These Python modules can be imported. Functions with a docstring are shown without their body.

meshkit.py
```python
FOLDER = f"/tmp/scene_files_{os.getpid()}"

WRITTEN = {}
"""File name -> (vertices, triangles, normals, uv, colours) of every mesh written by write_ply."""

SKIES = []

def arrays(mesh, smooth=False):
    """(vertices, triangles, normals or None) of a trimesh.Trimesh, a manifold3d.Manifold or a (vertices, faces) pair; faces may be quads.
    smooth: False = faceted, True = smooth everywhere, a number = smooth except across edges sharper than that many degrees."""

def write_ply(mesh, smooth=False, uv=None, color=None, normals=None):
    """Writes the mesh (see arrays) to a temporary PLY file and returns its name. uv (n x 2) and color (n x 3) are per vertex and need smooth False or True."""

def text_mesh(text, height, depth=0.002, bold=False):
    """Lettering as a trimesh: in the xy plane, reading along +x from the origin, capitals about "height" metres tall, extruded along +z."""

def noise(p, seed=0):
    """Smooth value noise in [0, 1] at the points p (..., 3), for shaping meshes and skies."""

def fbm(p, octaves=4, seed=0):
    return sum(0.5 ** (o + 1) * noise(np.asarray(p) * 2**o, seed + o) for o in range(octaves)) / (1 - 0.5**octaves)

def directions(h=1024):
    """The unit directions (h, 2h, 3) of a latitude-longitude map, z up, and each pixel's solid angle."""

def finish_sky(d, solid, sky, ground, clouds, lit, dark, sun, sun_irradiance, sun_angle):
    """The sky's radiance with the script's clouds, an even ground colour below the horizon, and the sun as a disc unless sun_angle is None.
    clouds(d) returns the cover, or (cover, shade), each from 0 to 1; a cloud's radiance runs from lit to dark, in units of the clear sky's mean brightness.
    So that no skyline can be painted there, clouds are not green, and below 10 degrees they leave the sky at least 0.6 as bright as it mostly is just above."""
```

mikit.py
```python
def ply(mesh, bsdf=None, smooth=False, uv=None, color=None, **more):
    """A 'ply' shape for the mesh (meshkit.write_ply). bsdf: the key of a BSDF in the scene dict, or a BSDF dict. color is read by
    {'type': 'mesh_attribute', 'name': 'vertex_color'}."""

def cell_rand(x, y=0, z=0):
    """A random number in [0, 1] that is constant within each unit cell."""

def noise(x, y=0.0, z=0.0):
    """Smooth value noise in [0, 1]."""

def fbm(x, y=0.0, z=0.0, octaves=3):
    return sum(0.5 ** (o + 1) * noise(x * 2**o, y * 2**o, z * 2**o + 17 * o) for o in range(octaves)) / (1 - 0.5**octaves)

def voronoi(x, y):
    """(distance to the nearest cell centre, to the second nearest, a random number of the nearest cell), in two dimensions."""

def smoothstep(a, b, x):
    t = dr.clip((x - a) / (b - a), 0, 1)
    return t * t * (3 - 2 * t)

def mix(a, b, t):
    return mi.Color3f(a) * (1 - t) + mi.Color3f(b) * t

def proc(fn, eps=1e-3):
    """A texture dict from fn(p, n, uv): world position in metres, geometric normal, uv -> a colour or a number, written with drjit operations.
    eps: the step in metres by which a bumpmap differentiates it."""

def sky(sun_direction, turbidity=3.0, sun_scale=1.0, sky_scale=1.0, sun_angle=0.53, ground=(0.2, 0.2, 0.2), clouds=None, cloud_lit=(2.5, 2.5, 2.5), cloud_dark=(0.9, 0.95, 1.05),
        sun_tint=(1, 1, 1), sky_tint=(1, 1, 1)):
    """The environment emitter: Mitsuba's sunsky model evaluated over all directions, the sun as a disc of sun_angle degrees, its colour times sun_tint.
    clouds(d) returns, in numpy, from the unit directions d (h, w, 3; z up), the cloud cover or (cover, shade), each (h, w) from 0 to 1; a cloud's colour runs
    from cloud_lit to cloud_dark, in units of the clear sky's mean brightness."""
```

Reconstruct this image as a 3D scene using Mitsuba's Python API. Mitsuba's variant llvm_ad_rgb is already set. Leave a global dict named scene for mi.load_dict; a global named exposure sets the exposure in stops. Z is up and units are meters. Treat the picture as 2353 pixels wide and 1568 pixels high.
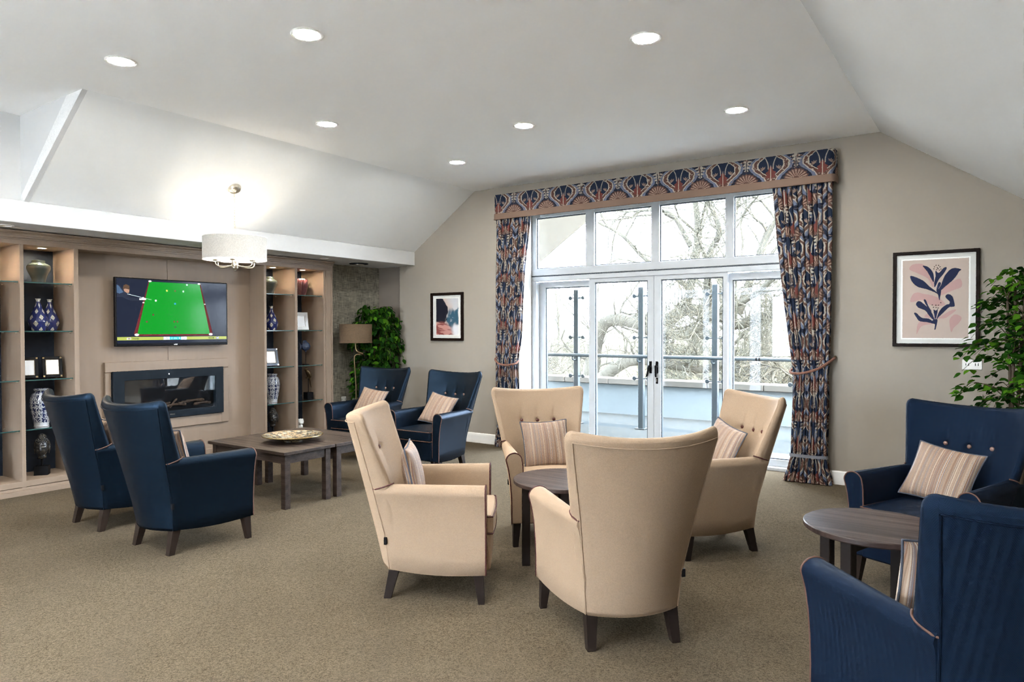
import math, random
import numpy as np, trimesh
import drjit as dr
import mitsuba as mi
import mikit, meshkit
from mikit import noise, fbm, voronoi, cell_rand, smoothstep, mix, proc
from shapely.geometry import Polygon, Point, LineString
from shapely import affinity
from shapely.ops import unary_union

# ------------------------------------------------------------------ camera, sky, sun, exposure
exposure = 3.32
CAM_F = [-0.573669, 0.818923, -0.016505]
CAM_U = [-0.007874, 0.014637, 0.999862]
ST = mi.ScalarTransform4f
scene = {'type': 'scene'}
scene['camera'] = {'type': 'perspective', 'fov': 72.7477, 'fov_axis': 'x', 'near_clip': 0.05, 'far_clip': 500.0,
                   'to_world': ST().look_at(origin=[0, 0, 1.5], target=[CAM_F[0], CAM_F[1], 1.5 + CAM_F[2]], up=CAM_U)}
SKY_LEVEL = 50.0
scene['sky'] = mikit.sky((0.72, -0.10, 0.68), turbidity=3.0, sun_scale=2.2, sky_scale=SKY_LEVEL, sun_angle=0.8,
                         clouds=lambda d: np.ones(d.shape[:2]), cloud_lit=(0.86, 1.0, 1.17), cloud_dark=(0.86, 1.0, 1.17),
                         ground=(0.22, 0.21, 0.16), sun_tint=(1.0, 0.97, 0.92))
DOWNLIGHT = [62, 62, 60]      # radiance of the ceiling downlights
SPOT = [170, 140, 100]              # cabinet spotlights
BULB = [38, 34.5, 29]             # candle bulbs of the pendant
ADDED_UPLIGHT = [3000, 3350, 3820]  # fill lamps added behind the camera to brighten the ceiling
labels = {}

# ------------------------------------------------------------------ helpers
rng = np.random.default_rng(7)
used = {}

def newkey(name):
    if name not in used:
        used[name] = 0
        return name
    used[name] += 1
    return f'{name}_{used[name]:03d}'

def thing(name, label, cat, group=None):
    k = newkey(name)
    labels[k] = {'label': label, 'category': cat}
    if group: labels[k]['group'] = group
    return k

def shape(mesh, m, smooth=30, uv=None, T=None, **more):
    d = mikit.ply(mesh, m, smooth=(True if (uv is not None and smooth not in (True, False)) else smooth), uv=uv, **more)
    if T is not None: d['to_world'] = ST(np.asarray(T, float))
    return d

def part(parent, name, mesh, m, smooth=30, uv=None, T=None, label=None, kind=None, **more):
    k = newkey(parent + '__' + name)
    scene[k] = mesh if isinstance(mesh, dict) else shape(mesh, m, smooth, uv, T, **more)
    if isinstance(mesh, dict) and T is not None:
        scene[k] = {**mesh, 'to_world': ST(np.asarray(T, float))}
    if label or kind:
        labels[k] = {}
        if label: labels[k]['label'] = label
        if kind: labels[k]['kind'] = kind
    return k

def solo(name, mesh, m, label, cat, group=None, smooth=30, uv=None, T=None):
    k = thing(name, label, cat, group)
    scene[k] = shape(mesh, m, smooth, uv, T)
    return k

def struct(name, mesh, m, label=None, smooth=30, uv=None):
    k = newkey(name)
    labels[k] = {'kind': 'structure'}
    if label: labels[k]['label'] = label
    if mesh is not None: scene[k] = shape(mesh, m, smooth, uv)
    return k

def rotz(a, x=0, y=0, z=0):
    c, s = math.cos(a), math.sin(a)
    return np.array([[c, -s, 0, x], [s, c, 0, y], [0, 0, 1, z], [0, 0, 0, 1.0]])

def rotm(axis, a):
    return trimesh.transformations.rotation_matrix(a, axis)

def trans(x, y, z):
    M = np.eye(4); M[:3, 3] = (x, y, z); return M

def cat(ms):
    return trimesh.util.concatenate(ms)

def box(x0, x1, y0, y1, z0, z1, b=0.0):
    x0, x1 = min(x0, x1), max(x0, x1); y0, y1 = min(y0, y1), max(y0, y1); z0, z1 = min(z0, z1), max(z0, z1)
    if b <= 0:
        m = trimesh.creation.box(extents=(x1 - x0, y1 - y0, z1 - z0)); m.apply_translation(((x0 + x1) / 2, (y0 + y1) / 2, (z0 + z1) / 2)); return m
    b = min(b, (x1 - x0) / 2.01, (y1 - y0) / 2.01, (z1 - z0) / 2.01)
    pts = []
    for x, sx in ((x0, 1), (x1, -1)):
        for y, sy in ((y0, 1), (y1, -1)):
            for z, sz in ((z0, 1), (z1, -1)):
                pts += [(x, y + sy * b, z + sz * b), (x + sx * b, y, z + sz * b), (x + sx * b, y + sy * b, z)]
    return trimesh.convex.convex_hull(np.array(pts))

def sheet(x0, x1, y, z0, z1):
    return trimesh.Trimesh([(x0, y, z0), (x1, y, z0), (x1, y, z1), (x0, y, z1)], [(0, 1, 2), (0, 2, 3)], process=False)

def hull(pts):
    return trimesh.convex.convex_hull(np.array(pts, float))

def moved(m, M):
    m = m.copy(); m.apply_transform(M); return m

def spline(pts, n=8):
    p = np.array(pts, float); q = np.vstack([2 * p[0] - p[1], p, 2 * p[-1] - p[-2]]); out = []
    for i in range(len(p) - 1):
        a, b, c, d = q[i], q[i + 1], q[i + 2], q[i + 3]
        for t in np.arange(n) / n:
            out.append(0.5 * (2 * b + (c - a) * t + (2 * a - 5 * b + 4 * c - d) * t * t + (3 * b - a - 3 * c + d) * t ** 3))
    return np.array(out + [p[-1]])

def tube(pts, r, n=8, closed=False, caps=True):
    p = np.array(pts, float); m = len(p); r = np.broadcast_to(np.asarray(r, float), (m,))
    t = (np.roll(p, -1, 0) - np.roll(p, 1, 0)) if closed else np.gradient(p, axis=0)
    t /= np.linalg.norm(t, axis=1, keepdims=True) + 1e-12
    ref = np.array([0, 0, 1.0]) if abs(t[0][2]) < 0.9 else np.array([1.0, 0, 0])
    a = np.cross(t[0], ref); a /= np.linalg.norm(a); A = []
    for i in range(m):
        a = a - t[i] * (a @ t[i]); a /= np.linalg.norm(a) + 1e-12; A.append(a)
    A = np.array(A); B = np.cross(t, A); ang = np.arange(n) * 2 * np.pi / n
    v = (p[:, None] + r[:, None, None] * (np.cos(ang)[None, :, None] * A[:, None] + np.sin(ang)[None, :, None] * B[:, None])).reshape(-1, 3)
    f = []
    for i in range(m if closed else m - 1):
        j = (i + 1) % m
        for k in range(n):
            l = (k + 1) % n
            f += [(i * n + k, i * n + l, j * n + l), (i * n + k, j * n + l, j * n + k)]
    if not closed and caps:
        for i, s in ((0, 1), (m - 1, -1)):
            for k in range(1, n - 1):
                f.append((i * n, i * n + k + 1, i * n + k) if s > 0 else (i * n, i * n + k, i * n + k + 1))
    return trimesh.Trimesh(v, f, process=False)

def lathe(prof, n=40, fn=None):
    """(mesh, uv) of a profile [(r, z)] turned about z; uv = turn, height along the profile in metres."""
    pr = np.array(prof, float); L = np.r_[0, np.cumsum(np.hypot(*np.diff(pr, axis=0).T))]
    a = np.linspace(0, 2 * np.pi, n + 1)
    R = np.broadcast_to(pr[:, :1], (len(pr), n + 1)).copy()
    if fn is not None: R = R * fn(a[None, :], pr[:, 1:2])
    v = np.stack([R * np.cos(a), R * np.sin(a), np.broadcast_to(pr[:, 1:2], R.shape)], -1).reshape(-1, 3)
    uv = np.stack(np.broadcast_arrays(a[None] / (2 * np.pi), L[:, None]), -1).reshape(-1, 2)
    f = []
    w = n + 1
    for i in range(len(pr) - 1):
        for k in range(n):
            f += [(i * w + k, i * w + k + 1, (i + 1) * w + k + 1), (i * w + k, (i + 1) * w + k + 1, (i + 1) * w + k)]
    return trimesh.Trimesh(v, f, process=False), uv

def lat(prof, n=40, fn=None):
    return lathe(prof, n, fn)[0]

def grid(Pts, closed_u=False):
    """mesh of an (m, n, 3) array of points"""
    m, n = Pts.shape[:2]
    i, j = np.meshgrid(np.arange(m - 1), np.arange(n if closed_u else n - 1), indexing='ij')
    a, b = i * n + j, i * n + (j + 1) % n
    c, d = (i + 1) * n + (j + 1) % n, (i + 1) * n + j
    f = np.vstack([np.stack([a, b, c], -1).reshape(-1, 3), np.stack([a, c, d], -1).reshape(-1, 3)])
    return trimesh.Trimesh(Pts.reshape(-1, 3), f, process=False)

def extr(poly, h):
    if poly.geom_type != 'Polygon':
        return cat([trimesh.creation.extrude_polygon(g, h, engine='earcut') for g in poly.geoms])
    return trimesh.creation.extrude_polygon(poly, h, engine='earcut')

def fixn(m):
    m = trimesh.Trimesh(m.vertices, m.faces, process=False)
    trimesh.repair.fix_normals(m); return m

# frames: matrix whose columns map local x, y, z (polygon plane x, y and its thickness z) to the world
def frame(ex, ey, ez, o):
    M = np.eye(4); M[:3, 0], M[:3, 1], M[:3, 2], M[:3, 3] = ex, ey, ez, o; return M
XZ = lambda y: frame((1, 0, 0), (0, 0, 1), (0, -1, 0), (0, y, 0))      # polygon in x, z; thickness towards -y
YZ = lambda x: frame((0, 1, 0), (0, 0, 1), (1, 0, 0), (x, 0, 0))       # polygon in y, z; thickness towards +x

def tri(mesh, smooth, m, T=None):
    """shape with box-projected uv in metres (local axes) and smooth normals."""
    v, f, n = meshkit.arrays(mesh, smooth)
    fn = np.cross(v[f[:, 1]] - v[f[:, 0]], v[f[:, 2]] - v[f[:, 0]]); ax = np.abs(fn * [1, 1, 0.8]).argmax(1)
    idx = (f * 3 + ax[:, None]).ravel(); un, inv = np.unique(idx, return_inverse=True)
    vi, va = un // 3, un % 3
    V, N, F = v[vi], n[vi], inv.reshape(-1, 3)
    U = np.where((va == 0)[:, None], V[:, [1, 2]], np.where((va == 1)[:, None], V[:, [0, 2]], V[:, [0, 1]]))
    path = meshkit.write_ply((V, F), False, uv=U, normals=N)
    d = {'type': 'ply', 'filename': path, 'face_normals': False, 'bsdf': {'type': 'ref', 'id': m}}
    if T is not None: d['to_world'] = ST(np.asarray(T, float))
    return d

# ------------------------------------------------------------------ materials
def rgb(*c): return {'type': 'rgb', 'value': [float(x) for x in c]}
def s2l(*c):
    c = np.array(c) / 255.0
    return [float(x) for x in np.where(c < 0.04045, c / 12.92, ((c + 0.055) / 1.055) ** 2.4)]
def mat(name, color, rough=0.5, metal=0.0, spec=0.5, two=True, bump=None, bscale=0.001, **more):
    b = {'type': 'principled', 'base_color': color if isinstance(color, dict) else rgb(*color), 'roughness': rough, 'metallic': metal, 'specular': spec, **more}
    if bump is not None: b = {'type': 'bumpmap', 'arbitrary': bump, 'scale': bscale, 'bsdf': b}
    scene[name] = {'type': 'twosided', 'bsdf': b} if two else b
    return name
def matt(name, color):
    scene[name] = {'type': 'twosided', 'bsdf': {'type': 'diffuse', 'reflectance': color if isinstance(color, dict) else rgb(*color)}}
    return name

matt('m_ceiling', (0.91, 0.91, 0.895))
matt('m_ceiling2', (0.80, 0.80, 0.785))  # shaded copy of the ceiling white for the slope above the television
matt('m_shaded_slope', (0.66, 0.66, 0.645))  # same ceiling white, darkened so the right slope looks less lit
matt('m_shaded_beam', (0.60, 0.60, 0.595))  # white paint darkened to hold back strong light on beam and cheek
matt('m_wall', (0.310, 0.280, 0.238))
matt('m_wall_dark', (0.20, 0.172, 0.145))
mat('m_white_gloss', (0.82, 0.82, 0.80), 0.35)
mat('m_frame_white', (0.41, 0.43, 0.45), 0.35)
mat('m_gasket', (0.02, 0.03, 0.04), 0.5)
mat('m_black', (0.0018, 0.0018, 0.0022), 0.35, spec=0.07)
mat('m_black_matt', (0.0022, 0.0022, 0.0026), 0.6, spec=0.08)
mat('m_screen', (0.001, 0.001, 0.0015), 0.12, spec=0.08)
mat('m_charcoal', (0.0045, 0.0075, 0.011), 0.55, spec=0.10)
mat('m_chrome', (0.75, 0.73, 0.68), 0.12, 1.0)
mat('m_nickel', (0.62, 0.58, 0.50), 0.25, 1.0)
mat('m_brass', (0.16, 0.115, 0.06), 0.35, 1.0)
mat('m_silver', (0.80, 0.78, 0.74), 0.15, 1.0)
mat('m_steel_grey', (0.006, 0.012, 0.015), 0.45)
mat('m_rail', (0.025, 0.034, 0.038), 0.35)
mat('m_plastic_white', (0.78, 0.78, 0.75), 0.35)
scene['m_glass'] = {'type': 'thindielectric', 'int_ior': 1.5}
scene['m_shelf_glass'] = {'type': 'twosided', 'bsdf': {'type': 'principled', 'base_color': rgb(0.02, 0.05, 0.05), 'roughness': 0.05, 'specular': 0.7}}
scene['m_shelf_glass'] = {'type': 'dielectric', 'int_ior': 1.5, 'specular_transmittance': rgb(0.80, 0.90, 0.88)}

def f_carpet(p, n, uv):
    a = noise(p.x * 260, p.y * 260); b = noise(p.x * 110 + 7, p.y * 110); c = fbm(p.x * 3.1, p.y * 3.1, octaves=2)
    k = 0.30 + 0.85 * a + 0.42 * b + 0.14 * c
    return mi.Color3f(0.430, 0.340, 0.232) * k * 0.18
matt('m_carpet', proc(f_carpet))

def f_cab(p, n, uv):
    g = fbm(p.y * 35, p.z * 1.3, p.x * 35, octaves=2)
    return mi.Color3f(0.208, 0.154, 0.112) * (0.965 + 0.07 * g)
mat('m_cabinet', proc(f_cab), 0.5, spec=0.3)
mat('m_navy_panel', s2l(15, 25, 38), 0.6, spec=0.3)

def f_wallpaper(p, n, uv):
    h = noise(p.y * 22 + p.x * 22, p.z * 120); v = noise(p.y * 130 + p.x * 130, p.z * 18); c = fbm(p.y * 6, p.z * 14, octaves=2)
    k = 0.5 * h + 0.5 * v
    return mix((0.085, 0.080, 0.066), (0.34, 0.315, 0.25), dr.clip(k * 0.9 + 0.25 * (c - 0.5), 0, 1))
matt('m_wallpaper', proc(f_wallpaper))

def f_wood(p, n, uv):
    g = fbm(p.x * 1.6, p.y * 26, p.z * 26, octaves=3); s = noise(p.x * 5, p.y * 130, p.z * 130)
    return mix((0.012, 0.0078, 0.006), (0.040, 0.0265, 0.020), smoothstep(0.2, 0.8, 0.75 * g + 0.25 * s))
mat('m_wood', proc(f_wood), 0.45, spec=0.25)
def f_woodr(p, n, uv):
    g = fbm(p.x * 1.8, p.y * 30, p.z * 1.8, octaves=3); s = noise(p.x * 4, p.y * 140, 0)
    return mix((0.013, 0.008, 0.007), (0.042, 0.026, 0.021), smoothstep(0.2, 0.8, 0.7 * g + 0.3 * s))
mat('m_wood_round', proc(f_woodr), 0.36, spec=0.3)
mat('m_leg', s2l(28, 20, 15), 0.45, spec=0.15)
mat('m_leg_dark', s2l(22, 16, 13), 0.45, spec=0.15)

def f_cream(p, n, uv):
    a = noise(uv.x * 420, uv.y * 420); b = fbm(uv.x * 5, uv.y * 5, octaves=2)
    return mi.Color3f(0.255, 0.179, 0.117) * (0.86 + 0.18 * a + 0.10 * b)
mat('m_cream', proc(f_cream), 0.75, spec=0.25, sheen=0.3)

def herring(uv, w=0.026, pitch=0.0062):
    c = uv.x / w; fx = c - dr.floor(c); up = dr.abs(fx - 0.5) * 2
    t = (uv.y + up * w * 0.62) / pitch
    return 0.5 + 0.5 * dr.cos(2 * dr.pi * t)
def f_navy(p, n, uv):
    return mi.Color3f(0.0021, 0.0039, 0.0080) * (0.45 + 1.0 * herring(uv))
mat('m_navy', proc(f_navy), 0.6, spec=0.10, spec_tint=1.0, bump=proc(lambda p, n, uv: herring(uv), eps=6e-4), bscale=0.0009)
def f_blue(p, n, uv):
    a = noise(uv.x * 380, uv.y * 380); c = 0.5 + 0.5 * dr.cos((uv.x + uv.y) * 2 * dr.pi / 0.006)
    return mi.Color3f(0.0007, 0.0017, 0.0032) * (0.80 + 0.22 * a + 0.18 * c)
mat('m_blue', proc(f_blue), 0.46, spec=0.14, spec_tint=0.7)
mat('m_piping_brown', s2l(58, 26, 24), 0.6, spec=0.2)
mat('m_piping_tan', s2l(80, 56, 45), 0.6, spec=0.2)
mat('m_button_brown', s2l(72, 38, 31), 0.4, spec=0.3)
mat('m_button_tan', s2l(112, 86, 74), 0.35, spec=0.4)

def stripes(u, dark):
    a = cell_rand(u * 620, 3); b = cell_rand(u * 380, 5); c = cell_rand(u * 760, 9)
    col = mix((0.175, 0.120, 0.088), (0.285, 0.215, 0.170), a)
    col = dr.select(b > 0.80, mi.Color3f(0.34, 0.285, 0.245), col)
    col = dr.select(b < 0.20, mi.Color3f(0.17, 0.095, 0.065), col)
    col = dr.select(c > 0.86, mi.Color3f(0.13, 0.13, 0.165), col)
    return col * mi.Color3f(1.04, 0.97, 0.86) * dark
mat('m_stripe', proc(lambda p, n, uv: stripes(uv.x, 1.0)), 0.6, spec=0.3, sheen=0.2)
mat('m_cushion_piping', s2l(66, 69, 78), 0.6, spec=0.2)

# floral print of the curtains: P wide, rows of R
PW, RW = 0.475, 0.30
def f_print(p, n, uv):
    row = dr.floor(uv.y / RW); t = uv.y / RW - row
    odd = row - 2 * dr.floor(row / 2)
    s = uv.x / PW + 0.5 * odd
    a = (s - dr.floor(s)) * 2 - 1
    A = dr.abs(a); B = 1 - A                                   # A: from the heart's axis, B: from the leaf's axis
    wob = 0.05 * (noise(uv.x * 55, uv.y * 55) - 0.5)
    navy = mi.Color3f(0.008, 0.014, 0.036); cream = mi.Color3f(0.60, 0.54, 0.46); brown = mi.Color3f(0.13, 0.058, 0.042)
    rust = mi.Color3f(0.20, 0.050, 0.040); lblue = mi.Color3f(0.17, 0.21, 0.32); pink = mi.Color3f(0.37, 0.255, 0.20)
    col = mi.Color3f(navy)
    w = 0.10 + 0.52 * smoothstep(0.0, 0.55, t) - 0.38 * smoothstep(0.66, 1.02, t)
    d = dr.abs(A - w) + wob
    col = dr.select(d < 0.27, lblue * (0.75 + 0.5 * noise(uv.x * 120, uv.y * 30)), col)
    col = dr.select((A < w - 0.08) & (d > 0.10), mi.Color3f(0.007, 0.018, 0.050), col)
    col = dr.select(d < 0.135, cream, col)
    col = dr.select(d < 0.075, mix(brown, cream, smoothstep(0.75, 0.85, noise(uv.x * 90, uv.y * 90))), col)
    # red leaf in the heart
    lw = 0.20 * smoothstep(0.0, 0.22, t) * (1 - smoothstep(0.22, 0.62, t)) * (0.8 + 0.4 * (0.5 + 0.5 * dr.cos(t * 40)))
    col = dr.select(A < lw, dr.select(A < 0.018, cream, rust), col)
    # fans left and right of it
    fx, fy = (A - 0.30) * 0.8, (t - 0.46) * 1.15
    fr = dr.sqrt(fx * fx + fy * fy)
    col = dr.select((fr < 0.115 * (0.8 + 0.3 * dr.cos(dr.atan2(fy, fx) * 9))) & (fx + fy > -0.03), pink, col)
    dx, dy = A - 0.10 - 0.22 * dr.square(t - 0.5) * 4, dr.abs(t - 0.66)
    col = dr.select((dr.abs(dx) < 0.022) & (dy < 0.22) & (A < w - 0.12), cream * 0.8, col)
    # acanthus leaf between the hearts
    tt = dr.clip((t - 0.42) / 0.55, 0, 1)
    aw = 0.30 * dr.sqrt(tt) * (0.62 + 0.38 * dr.cos(t * 52 + B * 9)) * (1 - smoothstep(0.9, 1.0, t))
    aw = dr.select(t > 0.42, aw, 0)
    col = dr.select(B < aw, mix(cream, brown, smoothstep(0.55, 0.8, noise(uv.x * 70, uv.y * 45))), col)
    col = dr.select((B < 0.02) & (t > 0.45) & (t < 0.8), navy, col)
    # scallop shell below it
    sx, sy = B * 0.79, t + 0.03
    sr = dr.sqrt(sx * sx + sy * sy); an = dr.atan2(sy, sx)
    ray = dr.cos(an * 20)
    shell = dr.select((ray > 0.15) & (sr < 0.345) & (sr > 0.10), mi.Color3f(0.50, 0.36, 0.29), brown)
    col = dr.select(sr < 0.385 + 0.02 * dr.cos(an * 20), shell, col)
    # tendrils
    k = dr.abs(noise(uv.x * 17 + 3, uv.y * 17) - 0.5)
    col = dr.select((k < 0.018) & (d > 0.14) & (A > w), pink * 0.8, col)
    return col * 0.47
mat('m_print', proc(f_print), 0.75, spec=0.2)
mat('m_pelmet_band', s2l(108, 88, 75), 0.7, spec=0.2)
def f_rope(p, n, uv):
    return mix((0.22, 0.10, 0.07), (0.50, 0.30, 0.22), 0.5 + 0.5 * dr.cos(2 * dr.pi * (uv.x * 60 + uv.y)))
mat('m_rope', s2l(112, 76, 62), 0.7)
mat('m_clear_band', (0.16, 0.17, 0.20), 0.2, spec_trans=0.0)

# ceramics
def f_celadon(p, n, uv): return mi.Color3f(0.024, 0.030, 0.026) * (0.85 + 0.3 * fbm(p.x * 30, p.y * 30, p.z * 30, octaves=2))
mat('m_celadon', proc(f_celadon), 0.08, spec=0.6)
def f_lattice(p, n, uv):
    u, v = uv.x * 10, uv.y / 0.062
    a, b = (u + v) * 0.5, (u - v) * 0.5
    a, b = dr.abs(a - dr.floor(a) - 0.5), dr.abs(b - dr.floor(b) - 0.5)
    m = (dr.maximum(a, b) < 0.24)
    c = dr.select(m, mi.Color3f(0.40, 0.38, 0.32) * (0.25 + 1.0 * noise(uv.x * 60, uv.y * 200)), mi.Color3f(0.005, 0.009, 0.055))
    return dr.select(uv.y > 0.345, mi.Color3f(0.55, 0.53, 0.47) * (0.4 + 0.8 * noise(uv.x * 20, uv.y * 70)), c)
mat('m_lattice', proc(f_lattice), 0.10, spec=0.6)
def f_bamboo(p, n, uv):
    white = mi.Color3f(0.36, 0.375, 0.39); col = mi.Color3f(0.005, 0.010, 0.042)
    for k, (sc, off) in enumerate(((15.0, 0.0), (19.0, 0.37))):
        u, v = uv.x * sc * 0.62 + off, uv.y * sc * 1.15 + off * 3
        iu, iv = dr.floor(u), dr.floor(v)
        cx = cell_rand(iu, iv, k) * 0.3 + 0.35; cy = cell_rand(iu, iv, k + 9) * 0.3 + 0.35
        x, y = u - iu - cx, v - iv - cy
        an = dr.atan2(x, y) + 2.2 * (cell_rand(iu, iv, k + 5) - 0.5); r = dr.sqrt(x * x + y * y)
        col = dr.select(r < 0.50 * dr.abs(dr.cos(an * 2.5)) ** 2.2, white, col)
        col = dr.select((dr.abs(x) < 0.045), white * 0.8, col)
    return dr.select((uv.y > 0.465) | (uv.y < 0.10), white, col)
mat('m_bamboo', proc(f_bamboo), 0.10, spec=0.6)
mat('m_burgundy', s2l(62, 30, 34), 0.2, spec=0.6)
mat('m_white_ceramic', (0.70, 0.70, 0.66), 0.25)
mat('m_buddha', proc(lambda p, n, uv: mix((0.005, 0.006, 0.007), (0.045, 0.037, 0.024), smoothstep(0.45, 0.8, fbm(p.x * 60, p.y * 60, p.z * 60, octaves=2)))), 0.35, spec=0.6)
mat('m_blue_fish', s2l(12, 30, 54), 0.12, spec=0.7)
mat('m_bronze', s2l(70, 56, 36), 0.35, 0.8)
def f_plate(p, n, uv):
    v1, v2, w = voronoi(p.x * 13, p.y * 13); k = fbm(p.x * 70, p.y * 70, octaves=2)
    base = mix((0.014, 0.013, 0.012), (0.20, 0.145, 0.075), smoothstep(0.42, 0.62, k))
    return mix(base, (0.24, 0.245, 0.21), smoothstep(0.27, 0.20, v1) * (0.6 + 0.4 * k))
mat('m_plate', proc(f_plate), 0.25, 0.35, spec=0.6)
mat('m_gold_rim', (0.62, 0.46, 0.20), 0.25, 1.0)
mat('m_lampshade', proc(lambda p, n, uv: mi.Color3f(0.105, 0.072, 0.045) * (0.85 + 0.3 * noise(p.z * 300, (p.x + p.y) * 40))), 0.85, spec=0.1)
def f_shade(p, n, uv): return mi.Color3f(0.36, 0.35, 0.33) * (0.86 + 0.28 * noise(uv.x * 400, uv.y * 30))
scene['m_pendant_shade'] = {'type': 'principledthin', 'base_color': proc(f_shade), 'roughness': 0.8, 'spec_trans': 0.0, 'diff_trans': 0.05}
mat('m_shade_lining', (0.82, 0.80, 0.76), 0.7)
# foliage
def leafmat(name, c):
    scene[name] = {'type': 'principledthin', 'base_color': rgb(*c), 'roughness': 0.45, 'spec_trans': 0.0, 'diff_trans': 0.5, 'spec_tint': 0.0}
leafmat('m_leaf', (0.016, 0.058, 0.006)); leafmat('m_leaf_light', (0.060, 0.165, 0.012)); leafmat('m_leaf_dark', (0.007, 0.027, 0.005))
mat('m_stem', s2l(70, 58, 44), 0.8)
mat('m_bark', proc(lambda p, n, uv: mix((0.020, 0.019, 0.015), (0.058, 0.055, 0.044), fbm(p.x * 6, p.y * 6, p.z * 3, octaves=3))), 0.9, spec=0.1)
mat('m_twig', (0.055, 0.053, 0.041), 0.9, spec=0.1)
mat('m_scrub', (0.10, 0.095, 0.066), 0.9, spec=0.1)
mat('m_ivy', (0.16, 0.20, 0.06), 0.8, spec=0.1)
matt('m_ground', proc(lambda p, n, uv: mix((0.04, 0.038, 0.024), (0.065, 0.06, 0.038), fbm(p.x * 0.7, p.y * 0.7, octaves=3))))
matt('m_terrace', proc(lambda p, n, uv: mi.Color3f(0.027, 0.031, 0.032) * (0.9 + 0.2 * fbm(p.x * 2, p.y * 2, octaves=3))))
matt('m_parapet', (0.112, 0.128, 0.130))
matt('m_coping', (0.060, 0.058, 0.051))
matt('m_added_paving', (0.55, 0.54, 0.52))  # bright surface added outside the back wall to bounce daylight in
matt('m_soffit', (0.200, 0.180, 0.150))
matt('m_outer_wall', (0.50, 0.46, 0.40))
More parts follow.
